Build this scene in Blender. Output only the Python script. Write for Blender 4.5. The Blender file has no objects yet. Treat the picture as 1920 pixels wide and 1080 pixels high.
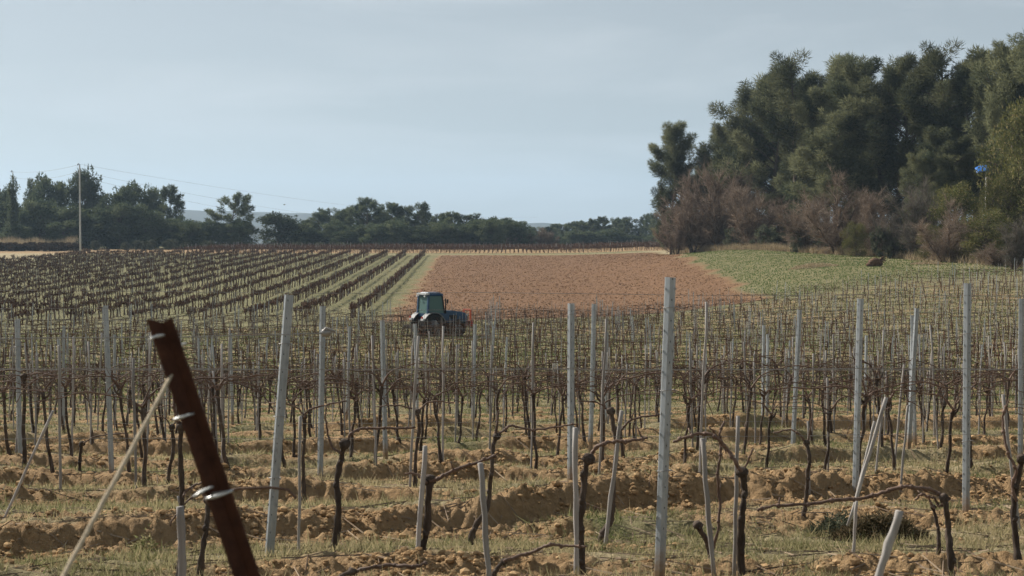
import bpy, bmesh, math, random
import numpy as np
from mathutils import Vector, Matrix
R = math.radians
rng = np.random.default_rng(7)
random.seed(7)
C = bpy.context.scene.collection
F, HX, HY = 2667.0, 960.0, 455.0          # focal length and horizon in photo pixels
PITCH = math.atan((540-HY)/F)
def P(x, y, D):
    """world point on the sight line of photo pixel (x, y) at forward distance D"""
    cx, cy = (x-HX)/F, (540-y)/F
    wy = math.cos(PITCH)+math.sin(PITCH)*cy
    wz = -math.sin(PITCH)+math.cos(PITCH)*cy
    return Vector((cx/wy*D, D, wz/wy*D))

# ------------------------------------------------------------------ noise
_pr = np.random.default_rng(3)
_perm = _pr.permutation(256); _perm = np.concatenate([_perm, _perm])
_ang = _pr.uniform(0, 2*np.pi, 256); _gx, _gy = np.cos(_ang), np.sin(_ang)
def perlin(x, y):
    x = np.asarray(x, float); y = np.asarray(y, float)
    xi = np.floor(x).astype(int); yi = np.floor(y).astype(int)
    xf, yf = x-xi, y-yi
    u = xf*xf*xf*(xf*(xf*6-15)+10); v = yf*yf*yf*(yf*(yf*6-15)+10)
    def g(ix, iy, dx, dy):
        h = _perm[(_perm[ix & 255]+iy) & 255]
        return _gx[h]*dx+_gy[h]*dy
    a = g(xi, yi, xf, yf); b = g(xi+1, yi, xf-1, yf)
    c = g(xi, yi+1, xf, yf-1); d = g(xi+1, yi+1, xf-1, yf-1)
    return ((a+(b-a)*u)+((c+(d-c)*u)-(a+(b-a)*u))*v)*1.5
def sstep(a, b, x):
    t = np.clip((np.asarray(x, float)-a)/(b-a), 0, 1)
    return t*t*(3-2*t)

# ------------------------------------------------------------------ terrain
_cp = np.array([(-60,-.6),(-15,-.8),(0,-1.15),(7.5,-1.78),(13.7,-2.34),(20,-2.90),(26,-3.42),(31,-3.79),(38,-4.2),(45,-4.47),(60,-4.76),
    (75,-4.95),(90,-5.08),(105,-5.08),(120,-4.9),(150,-4.35),(200,-3.25),(250,-2.15),(272,-1.75),(300,-1.35),(400,-1.0),(500,-2.5),
    (800,-9),(1600,-16),(9000,-30)])
_X, _Z = _cp[:,0], _cp[:,1]
_h = np.diff(_X); _d = np.diff(_Z)/_h
_m = np.zeros(len(_X)); _m[0], _m[-1] = _d[0], _d[-1]
for i in range(1, len(_X)-1):
    if _d[i-1]*_d[i] > 0:
        w1, w2 = 2*_h[i]+_h[i-1], _h[i]+2*_h[i-1]
        _m[i] = (w1+w2)/(w1/_d[i-1]+w2/_d[i])
def base_z(Y):
    Y = np.clip(Y, _X[0], _X[-1])
    i = np.clip(np.searchsorted(_X, Y, side='right')-1, 0, len(_X)-2)
    t = (Y-_X[i])/_h[i]
    return ((2*t**3-3*t**2+1)*_Z[i]+(t**3-2*t**2+t)*_h[i]*_m[i]+(-2*t**3+3*t**2)*_Z[i+1]+(t**3-t**2)*_h[i]*_m[i+1])
ROW0, SP, TILT = 7.8, 2.2, 0.10
AMP = np.array([.07,.14,.14,.17,.18,.15,.19,.12,.27,.08])
def bank_y(X): return np.interp(X, [-6,-3,-1.15,-.45,.6,2.4,4.3,9],[8.0,8.65,9.7,10.2,11.4,12.05,12.5,13.5])
def bank_h(X): return np.interp(X, [-5,-3,-1.15,-.45,.6,2.4,4.3,6],[.14,.155,.14,.175,.21,.21,.15,.11])
def front_edge(X):                         # far edge of the near vineyard
    return np.interp(X, [-60,-35,-10,0,20,40,70],[70,76,88,93,101,110,118])
def plough_l(Y): return -8.6-.027*(Y-104)
def plough_r(Y): return 17.7+.05*(Y-101)
def rows_frac(X, Y):
    Yr = Y-TILT*X
    k0 = (Yr-ROW0)/SP
    wob = .35*perlin(X*.33, np.round(k0)*7.3)+.10*perlin(X*1.1, np.round(k0)*3.1)
    t = (Yr+wob*.5-ROW0)/SP+.25
    k = np.floor(t); return k, t-k
def ground_fields(X, Y):
    X = np.asarray(X, float); Y = np.asarray(Y, float)
    z = base_z(Y)
    g = sstep(60, 125, Y)*(1-.8*sstep(172, 245, Y))
    z = z+2.9*g*sstep(5, 32, X)+ .9*sstep(32, 80, X)*g
    fe = front_edge(X)
    vin = sstep(2, -2, Y-fe)                              # 1 inside the near vineyard
    k, f = rows_frac(X, Y)
    ki = np.clip(k, 0, len(AMP)-1).astype(int)
    amp = np.where(Y < 5.5, 0, AMP[ki])*sstep(5.2, 6.4, Y)
    amp = amp*(1-.72*sstep(26.5, 33, Y))
    amp = amp*(.72+.75*perlin(X*.42+11, k*5.7)+.35*perlin(X*1.6+3, k*2.3))
    amp = np.clip(amp, .0, .6)*vin
    prof = sstep(.10, .19, f)*(1-sstep(.28, .85, f))
    bs = Y-bank_y(X)+.25*perlin(X*.5, 4.2)+.12*perlin(X*1.9, 9.1)+.05*perlin(X*5, 2.1)
    bank = sstep(-.20, .06, bs)*(1-sstep(.35, 2.0, bs))*bank_h(X)*np.clip(.92+.3*perlin(X*.8, 6.6)+.25*perlin(X*2.3, 1.6),.3,1.6)
    nearb = sstep(1.6, .9, np.abs(bs-.3))
    near = sstep(60, 25, Y)
    soil = np.clip(sstep(.0,.10,f)*(1-sstep(.24,.44,f))*(.55+.6*perlin(X*.5+1,k*3.3))+.75*perlin(X*.7+5, Y*.9)+.10, 0, 1)
    soil = np.maximum(soil, sstep(-.75,-.3,bs)*(1-sstep(.1,.6,bs)))
    soil = np.clip(soil*near+(1-near)*(.28*sstep(.05,.2,f)*(1-sstep(.35,.5,f))+.12+.25*perlin(X*.09,Y*.09)), 0, 1)*vin
    pl = sstep(-1.0, 1.0, (X-plough_l(Y))+.9*perlin(X*.3, Y*.3))*sstep(1.3,-1.3,(X-plough_r(Y))+1.6*perlin(X*.2+9, Y*.2))
    pl = pl*sstep(1.2, 2.8, Y-fe+.6*perlin(X*.4, 3.0))*sstep(249, 246, Y+1.5*perlin(X*.15, 8.0))
    z = z+np.maximum(amp*prof*(1-nearb), bank)
    # clods and crumbs
    n1 = perlin(X*2.3, Y*2.3); n2 = perlin(X*6.1+7, Y*6.1); n3 = perlin(X*14+2, Y*14); n4 = perlin(X*33, Y*33+4)
    nf = sstep(70, 25, Y); nn = sstep(30, 12, Y)
    rough = .35+.85*soil
    z = z+nf*rough*(.015*n1+.020*n2)*np.where(Y>3,1,.4)+nn*rough*(.034*n3+.014*n4+.026*perlin(X*9.3+1,Y*9.3))+nn*soil*.012*np.abs(perlin(X*22+5,Y*22))
    z = z+(1-sstep(300,500,Y))*.06*perlin(X*.25, Y*.25)
    z = z+pl*(.02*perlin(X*.9,Y*.9)+.035*perlin(X*2.1,Y*2.1))
    z = z+np.clip(bank*4,0,1)*(.05*perlin(X*3.1+4,Y*3.1)+.055*np.abs(perlin(X*5.7,Y*5.7+3))+.03*perlin(X*11,Y*11+1))
    grass = np.clip(1-soil*1.25+.3*perlin(X*1.7,Y*1.7)*nf, 0, 1)*(1-pl)
    dry = np.clip(.62+.6*perlin(X*.35+4, Y*.35)+.25*perlin(X*2.2, Y*2.2+8), 0, 1)
    dry = np.where(Y>fe, dry*.25-.05, np.where(Y<30, dry+.14*sstep(17,12,Y)-.12*sstep(15,24,Y), dry*.45))
    wood = sstep(-9, 3, Y-(300-3.9*X+.012*X*X))*sstep(20, 27, X)            # edge of the wood
    dry = np.maximum(dry, wood)
    dry = np.maximum(dry, .9*sstep(28,42,X)*sstep(fe+4, fe+10, Y)*(.6+.5*perlin(X*.3,Y*.3)))
    dry = np.maximum(dry, sstep(248.5, 250, Y)*sstep(253,251.5,Y))
    dry = np.maximum(dry, 1.1*sstep(-76, -78, X+1.2*perlin(Y*.1,1.0))*sstep(190,200,Y)*sstep(268,262,Y))
    far = sstep(258, 262, Y)*sstep(330,310,Y)
    grass = grass*(1-.75*far)
    dry = np.clip(dry, 0, 1)*(1-pl)
    return z, pl, grass, dry, amp*prof, soil
def zg(X, Y): return ground_fields(np.atleast_1d(X), np.atleast_1d(Y))[0]
def zg1(x, y): return float(zg(x, y)[0])

# ------------------------------------------------------------------ materials
def newmat(name):
    m = bpy.data.materials.new(name); m.use_nodes = True
    nt = m.node_tree; b = nt.nodes['Principled BSDF']
    return m, nt, b
def N(nt, t, **kw):
    n = nt.nodes.new(t)
    for k, v in kw.items():
        if k in n.inputs: n.inputs[k].default_value = v
        else: setattr(n, k, v)
    return n
def mixc(nt, fac, a, b, blend='MIX'):
    n = nt.nodes.new('ShaderNodeMix'); n.data_type = 'RGBA'; n.blend_type = blend
    for s, v in ((n.inputs[0], fac), (n.inputs[6], a), (n.inputs[7], b)):
        if hasattr(v, 'is_linked') or hasattr(v, 'links'): nt.links.new(v, s)
        elif isinstance(v, (int, float)): s.default_value = v
        else: s.default_value = (*v, 1)
    return n.outputs[2]
def noise(nt, scale, detail=4, rough=.6, coord='Object', stretch=None):
    tc = nt.nodes.new('ShaderNodeTexCoord'); o = tc.outputs[coord]
    if stretch:
        mp = nt.nodes.new('ShaderNodeMapping'); mp.inputs['Scale'].default_value = stretch
        nt.links.new(o, mp.inputs[0]); o = mp.outputs[0]
    n = N(nt, 'ShaderNodeTexNoise', Scale=scale, Detail=detail, Roughness=rough)
    nt.links.new(o, n.inputs['Vector']); return n.outputs['Fac']
def ramp(nt, v, a, b):
    n = nt.nodes.new('ShaderNodeMapRange'); n.inputs[1].default_value = a; n.inputs[2].default_value = b
    nt.links.new(v, n.inputs[0]); return n.outputs[0]
def bump(nt, b, h, strength, dist):
    n = N(nt, 'ShaderNodeBump', Strength=strength, Distance=dist)
    nt.links.new(h, n.inputs['Height']); nt.links.new(n.outputs[0], b.inputs['Normal'])
def simple(name, c1, c2, scale=8, rough=.7, metal=0, bs=.3, bd=.01, spec=.3, stretch=None, detail=5, rand=0):
    m, nt, b = newmat(name)
    nz = noise(nt, scale, detail, .65, 'Object', stretch)
    col = mixc(nt, ramp(nt, nz, .32, .68), c1, c2)
    if rand:
        oi = nt.nodes.new('ShaderNodeObjectInfo')
        hs = N(nt, 'ShaderNodeHueSaturation'); mr = nt.nodes.new('ShaderNodeMapRange')
        mr.inputs[3].default_value = 1-rand; mr.inputs[4].default_value = 1+rand
        nt.links.new(oi.outputs['Random'], mr.inputs[0]); nt.links.new(mr.outputs[0], hs.inputs['Value'])
        nt.links.new(col, hs.inputs['Color']); col = hs.outputs[0]
    nt.links.new(col, b.inputs['Base Color'])
    b.inputs['Roughness'].default_value = rough; b.inputs['Metallic'].default_value = metal
    b.inputs['Specular IOR Level'].default_value = spec
    if bs: bump(nt, b, nz, bs, bd)
    return m
def foliage(name, c1, c2, c3=None, trans=.25, rand=.18):
    m = bpy.data.materials.new(name); m.use_nodes = True; nt = m.node_tree
    nt.nodes.remove(nt.nodes['Principled BSDF']); out = nt.nodes['Material Output']
    at = N(nt, 'ShaderNodeAttribute', attribute_name='tint')
    col = mixc(nt, at.outputs['Fac'], c1, c2)
    gi = nt.nodes.new('ShaderNodeNewGeometry')
    if c3:
        col = mixc(nt, ramp(nt, gi.outputs['Random Per Island'], .86, .9), col, c3)
    oi = nt.nodes.new('ShaderNodeObjectInfo'); hs = nt.nodes.new('ShaderNodeHueSaturation')
    mr = nt.nodes.new('ShaderNodeMapRange'); mr.inputs[3].default_value = 1-rand; mr.inputs[4].default_value = 1+rand
    nt.links.new(oi.outputs['Random'], mr.inputs[0]); nt.links.new(mr.outputs[0], hs.inputs['Value'])
    nt.links.new(col, hs.inputs['Color']); col = hs.outputs[0]
    d = nt.nodes.new('ShaderNodeBsdfDiffuse'); t = nt.nodes.new('ShaderNodeBsdfTranslucent'); mx = nt.nodes.new('ShaderNodeMixShader')
    nt.links.new(col, d.inputs[0]); nt.links.new(col, t.inputs[0]); mx.inputs[0].default_value = trans
    nt.links.new(d.outputs[0], mx.inputs[1]); nt.links.new(t.outputs[0], mx.inputs[2]); nt.links.new(mx.outputs[0], out.inputs[0])
    return m
def ground_mat():
    m, nt, b = newmat('ground')
    at = N(nt, 'ShaderNodeAttribute', attribute_name='mask')
    sp = nt.nodes.new('ShaderNodeSeparateColor'); nt.links.new(at.outputs['Color'], sp.inputs[0])
    n_big = noise(nt, .22, 4); n_mid = noise(nt, 1.6, 5); n_fine = noise(nt, 14, 6, .7); n_x = noise(nt, 45, 4, .7)
    soil = mixc(nt, ramp(nt, n_fine, .35, .68), (.20,.127,.064), (.43,.285,.150))
    soil = mixc(nt, ramp(nt, n_mid, .40, .66), soil, (.33,.225,.125))
    plo = mixc(nt, ramp(nt, n_mid, .36, .64), (.130,.070,.037), (.225,.128,.070))
    plo = mixc(nt, ramp(nt, n_big, .4, .68), plo, (.18,.102,.057))
    plo = mixc(nt, ramp(nt, noise(nt, 5.5, 4), .58, .66), plo, (.29,.185,.12))
    gr = mixc(nt, ramp(nt, n_fine, .35, .65), (.085,.093,.040), (.15,.148,.066))
    gr = mixc(nt, ramp(nt, n_mid, .42, .66), gr, (.20,.175,.09))
    dr = mixc(nt, ramp(nt, n_x, .35, .65), (.23,.185,.105), (.40,.33,.205))
    gd = mixc(nt, sp.outputs[2], gr, dr)
    # ragged edge between soil and grass
    ad = N(nt, 'ShaderNodeMath', operation='ADD'); nt.links.new(sp.outputs[1], ad.inputs[0])
    sc = N(nt, 'ShaderNodeMath', operation='MULTIPLY_ADD'); nt.links.new(n_fine, sc.inputs[0]); sc.inputs[1].default_value = 1.1; sc.inputs[2].default_value = -.55
    nt.links.new(sc.outputs[0], ad.inputs[1])
    col = mixc(nt, ramp(nt, ad.outputs[0], .25, .75), soil, gd)
    col = mixc(nt, sp.outputs[0], col, plo)
    nt.links.new(col, b.inputs['Base Color'])
    b.inputs['Roughness'].default_value = .95; b.inputs['Specular IOR Level'].default_value = .1
    ma = N(nt, 'ShaderNodeMath', operation='ADD'); nt.links.new(n_fine, ma.inputs[0])
    mb = N(nt, 'ShaderNodeMath', operation='MULTIPLY'); nt.links.new(n_mid, mb.inputs[0])
    mc = N(nt, 'ShaderNodeMath', operation='MULTIPLY_ADD'); nt.links.new(sp.outputs[0], mc.inputs[0]); mc.inputs[1].default_value = 3.0; mc.inputs[2].default_value = 1.0
    nt.links.new(mc.outputs[0], mb.inputs[1]); nt.links.new(mb.outputs[0], ma.inputs[1])
    bump(nt, b, ma.outputs[0], 1., .085)
    return m
M = {}
M['ground'] = ground_mat()
M['hill'] = simple('hill', (.030,.042,.045), (.045,.06,.055), .01, .95, bs=0)
M['bark'] = simple('vine_bark', (.036,.026,.020), (.105,.080,.064), 26, .9, bs=.9, bd=.012, spec=.15, stretch=(1,1,.25), rand=.25)
M['cane'] = simple('vine_cane', (.072,.042,.030), (.165,.108,.080), 30, .75, bs=.4, bd=.003, spec=.3, rand=.2)
M['stake'] = simple('stake_wood', (.20,.18,.165), (.345,.325,.305), 30, .85, bs=.6, bd=.004, spec=.2, stretch=(1,1,.06), rand=.25)
M['galv'] = simple('galvanised', (.26,.285,.30), (.37,.395,.41), 16, .5, .4, bs=.12, bd=.002, spec=.5, stretch=(1,1,.35), rand=.12)
nt = M['galv'].node_tree; b = nt.nodes['Principled BSDF']; lk = b.inputs['Base Color'].links[0].from_socket
tc = nt.nodes.new('ShaderNodeTexCoord'); sx = nt.nodes.new('ShaderNodeSeparateXYZ'); nt.links.new(tc.outputs['Object'], sx.inputs[0])
nz = noise(nt, 30, 4); ad = N(nt, 'ShaderNodeMath', operation='MULTIPLY_ADD'); nt.links.new(nz, ad.inputs[0]); ad.inputs[1].default_value = -.22; nt.links.new(sx.outputs[2], ad.inputs[2])
c2 = mixc(nt, ramp(nt, ad.outputs[0], .10, -.03), lk, (.22,.15,.09))          # mud splashed on the foot of each post
c2 = mixc(nt, ramp(nt, noise(nt, 9, 6, .7, 'Object', (2,2,.5)), .55, .70), c2, (.15,.14,.13))   # dull weathered streaks
nt.links.new(c2, b.inputs['Base Color'])
M['steel'] = simple('wire_steel', (.20,.19,.18), (.32,.31,.30), 20, .5, .6, bs=0)
M['rust'] = simple('rust', (.030,.012,.007), (.075,.030,.016), 22, .85, .1, bs=.7, bd=.004, spec=.2)
M['clip'] = simple('clip_metal', (.36,.38,.38), (.52,.53,.52), 30, .4, .6, bs=.1)
M['rope'] = simple('rope', (.33,.265,.18), (.52,.435,.31), 90, .9, bs=.6, bd=.003)
M['dark'] = simple('dark_rubber', (.012,.012,.012), (.03,.028,.026), 12, .8, bs=.3)
M['blue'] = simple('tractor_blue', (.007,.038,.09), (.012,.06,.13), 3, .35, .1, bs=.03, spec=.5)
M['pale'] = simple('pale_metal', (.45,.46,.47), (.62,.63,.63), 9, .45, .1, bs=.05)
M['orange'] = simple('orange_paint', (.42,.07,.03), (.55,.12,.05), 6, .5, bs=.05)
M['red'] = simple('red_paint', (.30,.03,.02), (.42,.06,.04), 6, .5, bs=.05)
M['tarp'] = simple('blue_tarp', (.012,.10,.36), (.025,.16,.50), 2, .45, bs=.5, bd=.05)
M['stump'] = simple('stump_wood', (.055,.03,.018), (.16,.095,.055), 9, .95, bs=1, bd=.05)
M['pole'] = simple('pole_concrete', (.42,.41,.39), (.56,.55,.53), 3, .8, bs=.1)
M['pinebark'] = simple('pine_bark', (.05,.035,.026), (.13,.10,.08), 6, .95, bs=.8, bd=.05, stretch=(1,1,.3))
M['wireline'] = simple('power_wire', (.05,.05,.055), (.08,.08,.085), 3, .6, bs=0)
M['rimgrey'] = simple('worn_grey_paint', (.075,.08,.085), (.16,.165,.17), 9, .6, bs=.1)
m, nt, b = newmat('cab_glass'); b.inputs['Base Color'].default_value = (.20,.34,.31,1); b.inputs['Roughness'].default_value = .06
b.inputs['Transmission Weight'].default_value = .55; b.inputs['IOR'].default_value = 1.15; b.inputs['Specular IOR Level'].default_value = .6; M['glass'] = m
M['pine'] = foliage('pine_needles', (.048,.061,.037), (.200,.203,.112), trans=.42, rand=.3)
M['pine_far'] = foliage('far_needles', (.040,.058,.036), (.125,.140,.075), trans=.4, rand=.35)
M['broad'] = foliage('broad_leaves', (.06,.072,.025), (.185,.180,.072), (.29,.24,.12), .3)
M['olive'] = foliage('grey_green_leaves', (.06,.07,.045), (.14,.145,.10), None, .2)
M['brown'] = foliage('bare_twigs', (.13,.097,.074), (.285,.22,.17), (.38,.31,.25), .25)
M['greyt'] = foliage('grey_twigs', (.10,.088,.075), (.21,.18,.155), (.09,.105,.055), .2)
M['rusty_leaf'] = foliage('rusty_leaves', (.20,.07,.03), (.34,.14,.07), None, .3)
M['grass'] = foliage('grass_blades', (.085,.110,.038), (.36,.30,.175), None, .5, 0)
M['straw'] = foliage('straw_blades', (.24,.185,.115), (.44,.36,.24), None, .3, 0)
M['farvine'] = foliage('distant_vine_wood', (.060,.036,.026), (.175,.110,.080), None, .0, 0)
M['farstake'] = foliage('distant_stakes', (.22,.20,.18), (.40,.39,.37), None, .0, 0)
M['farpost'] = foliage('distant_posts', (.27,.295,.31), (.42,.445,.46), None, .0, 0)
M['clod'] = foliage('soil_clod', (.20,.127,.067), (.41,.28,.155), None, .0, 0)
M['bird'] = simple('bird_feathers', (.03,.03,.03), (.06,.055,.05), 20, .8, bs=0)

# ------------------------------------------------------------------ mesh helpers
class MB:
    def __init__(s): s.v = []; s.f = []; s.mi = []
    def tube(s, pts, rad, sides=6, jit=0., cap=True, mi=0):
        pts = [Vector(p) for p in pts]; n = len(pts); b0 = len(s.v)
        if not hasattr(rad, '__len__'): rad = [rad]*n
        t0 = (pts[1]-pts[0]).normalized(); a = t0.orthogonal().normalized()
        for i, p in enumerate(pts):
            t = (pts[min(i+1, n-1)]-pts[max(i-1, 0)])
            t = t.normalized() if t.length > 1e-9 else t0
            a = (a-t*a.dot(t)); a = a.normalized() if a.length > 1e-6 else t.orthogonal().normalized()
            bb = t.cross(a)
            for k in range(sides):
                th = 2*math.pi*k/sides; r = rad[i]*(1+random.uniform(-jit, jit))
                s.v.append(p+a*(r*math.cos(th))+bb*(r*math.sin(th)))
        for i in range(n-1):
            for k in range(sides):
                q = b0+i*sides; k2 = (k+1) % sides
                s.f.append((q+k, q+k2, q+sides+k2, q+sides+k)); s.mi.append(mi)
        if cap:
            s.f.append(tuple(b0+k for k in reversed(range(sides)))); s.mi.append(mi)
            s.f.append(tuple(b0+(n-1)*sides+k for k in range(sides))); s.mi.append(mi)
    def box(s, c, d, rot=None, mi=0, taper=1.):
        b0 = len(s.v); c = Vector(c)
        for z in (-.5, .5):
            k = taper if z > 0 else 1
            for x, y in ((-.5,-.5),(.5,-.5),(.5,.5),(-.5,.5)):
                q = Vector((x*d[0]*k, y*d[1]*k, z*d[2]))
                s.v.append(c+(rot @ q if rot else q))
        for f in ((0,3,2,1),(4,5,6,7),(0,1,5,4),(1,2,6,5),(2,3,7,6),(3,0,4,7)):
            s.f.append(tuple(b0+i for i in f)); s.mi.append(mi)
    def prism(s, poly, z0, z1, mi=0, top=None):      # polygon in XY extruded along Z
        b0 = len(s.v); n = len(poly); top = top or poly
        for x, y in poly: s.v.append(Vector((x, y, z0)))
        for x, y in top: s.v.append(Vector((x, y, z1)))
        for k in range(n):
            s.f.append((b0+k, b0+(k+1) % n, b0+n+(k+1) % n, b0+n+k)); s.mi.append(mi)
        s.f.append(tuple(b0+k for k in reversed(range(n)))); s.mi.append(mi)
        s.f.append(tuple(b0+n+k for k in range(n))); s.mi.append(mi)
    def blob(s, c, r, sub=1, jit=.25, mi=0):
        bm = bmesh.new(); bmesh.ops.create_icosphere(bm, subdivisions=sub, radius=1)
        b0 = len(s.v); c = Vector(c)
        for v in bm.verts:
            k = 1+random.uniform(-jit, jit); s.v.append(c+Vector((v.co.x*r[0]*k, v.co.y*r[1]*k, v.co.z*r[2]*k)))
        for f in bm.faces: s.f.append(tuple(b0+v.index for v in f.verts)); s.mi.append(mi)
        bm.free()
    def mesh(s, name, mats, smooth=True):
        me = bpy.data.meshes.new(name); me.from_pydata([tuple(v) for v in s.v], [], s.f)
        for m_ in (mats if isinstance(mats, (list, tuple)) else [mats]): me.materials.append(m_)
        me.polygons.foreach_set('material_index', s.mi)
        me.polygons.foreach_set('use_smooth', [smooth]*len(s.f)); me.update()
        return me
    def build(s, name, mats, parent=None, smooth=True, loc=None):
        return link(name, s.mesh(name, mats, smooth), parent, loc)
def link(name, data, parent=None, loc=None):
    o = bpy.data.objects.new(name, data); C.objects.link(o)
    if parent: o.parent = parent
    if loc is not None: o.location = loc
    return o
def bevel(me, w, seg=2):
    bm = bmesh.new(); bm.from_mesh(me)
    bmesh.ops.bevel(bm, geom=[e for e in bm.edges], offset=w, segments=seg, affect='EDGES', clamp_overlap=True)
    bm.to_mesh(me); bm.free()
    for p in me.polygons: p.use_smooth = False
    return me
def tag(o, label=None, cat=None, group=None, kind=None):
    if label: o['label'] = label
    if cat: o['category'] = cat
    if group: o['group'] = group
    if kind: o['kind'] = kind
    return o
def thing(name, label, cat, loc=(0,0,0), rz=0, group=None):
    o = link(name, None); o.location = loc; o.rotation_euler = (0, 0, rz)
    return tag(o, label, cat, group)
def dup(root, loc=None, rz=None, label=None, group=None, scale=None, rot=None):
    r = root.copy(); C.objects.link(r)
    if loc is not None: r.location = loc
    if rz is not None: r.rotation_euler = (0, 0, rz)
    if rot is not None: r.rotation_euler = rot
    if scale is not None: r.scale = scale
    if label: r['label'] = label
    if group: r['group'] = group
    for ch in list(root.children):
        c = ch.copy(); C.objects.link(c); c.parent = r
        for g2 in ch.children:
            d = g2.copy(); C.objects.link(d); d.parent = c
    return r
def npmesh(name, V, k, mat, tint=None, smooth=False, idx=None):
    """mesh of faces with k corners each; V (n,3); faces run in order unless idx is given"""
    me = bpy.data.meshes.new(name); V = np.asarray(V, np.float32)
    if idx is None: idx = np.arange(len(V), dtype=np.int32)
    idx = np.asarray(idx, np.int32).ravel(); nf = len(idx)//k
    me.vertices.add(len(V)); me.vertices.foreach_set('co', V.ravel())
    me.loops.add(len(idx)); me.loops.foreach_set('vertex_index', idx)
    me.polygons.add(nf); me.polygons.foreach_set('loop_start', np.arange(nf, dtype=np.int32)*k)
    me.polygons.foreach_set('loop_total', np.full(nf, k, np.int32))
    me.polygons.foreach_set('use_smooth', np.full(nf, smooth))
    if tint is not None:
        a = me.attributes.new('tint', 'FLOAT', 'POINT'); a.data.foreach_set('value', np.asarray(tint, np.float32))
    me.materials.append(mat); me.update(calc_edges=True); return me
def nrm(a): return a/np.maximum(np.linalg.norm(a, axis=-1, keepdims=True), 1e-9)
def leaves(Pt, Dr, L, W, tint, rg):
    """thin triangles from Pt along Dr"""
    n = len(Pt); s = nrm(np.cross(Dr, rg.normal(size=(n,3))))
    L = np.broadcast_to(np.asarray(L, float), (n,))[:,None]; W = np.broadcast_to(np.asarray(W, float), (n,))[:,None]
    V = np.empty((n,3,3)); V[:,0] = Pt-s*W/2; V[:,1] = Pt+s*W/2; V[:,2] = Pt+Dr*L
    return V.reshape(-1,3), np.repeat(np.clip(tint,0,1), 3)

# ------------------------------------------------------------------ ground sheet (one grid, split by land use)
def W_(Y): return np.where(Y > 5, .55*Y+2, 4.75)
ui = np.linspace(-.74, .74, 640)
uo = np.array([.78,.83,.9,1.0,1.15,1.4,1.8,2.4,3.2])
U = np.concatenate([-uo[::-1], ui, uo])
ys = [-40,-25,-15,-8,-3,0,2,3.2,4.2,5]
while ys[-1] < 45: ys.append(ys[-1]*1.0037)
while ys[-1] < 110: ys.append(ys[-1]*1.006)
while ys[-1] < 262: ys.append(ys[-1]*1.008)
while ys[-1] < 8800: ys.append(ys[-1]*1.05)
ys = np.array(ys)
GX = U[None,:]*W_(ys)[:,None]; GY = np.repeat(ys[:,None], len(U), 1)
gz, gpl, ggr, gdr, gam, gso = ground_fields(GX.ravel(), GY.ravel())
nr, nc = GX.shape
V = np.stack([GX.ravel(), GY.ravel(), gz], 1)
mask = np.stack([gpl, ggr, gdr, np.ones_like(gpl)], 1).astype(np.float32)
ii = (np.arange(nr-1)[:,None]*nc+np.arange(nc-1)[None,:]).ravel()
quads = np.stack([ii, ii+1, ii+nc+1, ii+nc], 1)
fx = V[quads,0].mean(1); fy = V[quads,1].mean(1); fpl = gpl[quads].mean(1)
reg = np.zeros(len(quads), int); reg[fpl > .5] = 1
reg[(fpl <= .5) & (fx > 5) & (fy > front_edge(fx)) & (fy < 249)] = 2
for rid, nm in enumerate(('ground', 'ploughed_field', 'meadow')):
    q = quads[reg == rid]; used, inv = np.unique(q, return_inverse=True)
    me = npmesh(nm, V[used], 4, M['ground'], None, True, inv)
    a = me.attributes.new('mask', 'FLOAT_COLOR', 'POINT'); a.data.foreach_set('color', mask[used].ravel())
    tag(link(nm, me), kind='structure')
# far hills
def hills(x0, x1, D, prof, depth):
    xs = np.linspace(x0, x1, 120); X = (xs-HX)/F*D
    top = np.interp(xs, [p[0] for p in prof], [p[1] for p in prof])
    H = (HY-top)/F*D+4*perlin(xs*.03, 5.0)+1.6*perlin(xs*.13, 2.0)
    rows = []
    for t, k in ((-1,-.0),(-.6,.35),(-.3,.75),(0,1),(.5,.8),(1,0)):
        Yv = D+t*depth+14*perlin(xs*.05, t*3.0)
        rows.append(np.stack([X*(Yv/D), Yv, -35+(H+35)*k], 1))
    Vv = np.concatenate(rows); n = len(xs)
    i2 = (np.arange(5)[:,None]*n+np.arange(n-1)[None,:]).ravel()
    return link('hills', npmesh('hills', Vv, 4, M['hill'], None, True, np.stack([i2,i2+1,i2+n+1,i2+n],1)))
tag(hills(-1200, 3200, 2500, [(-1200,425),(-300,418),(150,402),(340,394),(480,397),(590,400),(700,412),(850,420),(1000,419),(1100,424),(2000,415),(3200,410)], 700), kind='structure')
tag(hills(-1200, 3200, 1500, [(-1200,440),(200,436),(380,415),(470,425),(560,420),(640,432),(960,434),(1000,433),(1300,436),(3200,430)], 400), kind='structure')

# ------------------------------------------------------------------ vine, post and stake kits
def smooth_path(pts, n=4):
    pts = [Vector(p) for p in pts]; out = []
    for i in range(len(pts)-1):
        p0, p1, p2, p3 = pts[max(i-1,0)], pts[i], pts[i+1], pts[min(i+2,len(pts)-1)]
        for k in range(n):
            t = k/n
            out.append(.5*((2*p1)+(-p0+p2)*t+(2*p0-5*p1+4*p2-p3)*t*t+(-p0+3*p1-3*p2+p3)*t**3))
    return out+[pts[-1]]
def taper(n, a, b, pw=1.): return [a+(b-a)*(i/(n-1))**pw for i in range(n)]
def wobble(pts, a): return [p+Vector((random.uniform(-a,a), random.uniform(-a,a), random.uniform(-a,a))) for p in pts]
def vine_trunk_path(h):
    lean = random.uniform(-.10,.10); x = random.uniform(-.05,.05); pts = [Vector((x-lean*.3, 0, -.12))]
    for t in (0,.2,.4,.6,.8,1.):
        pts.append(Vector((x+lean*t+random.uniform(-.014,.014), random.uniform(-.03,.03), h*t)))
    return pts
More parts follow.
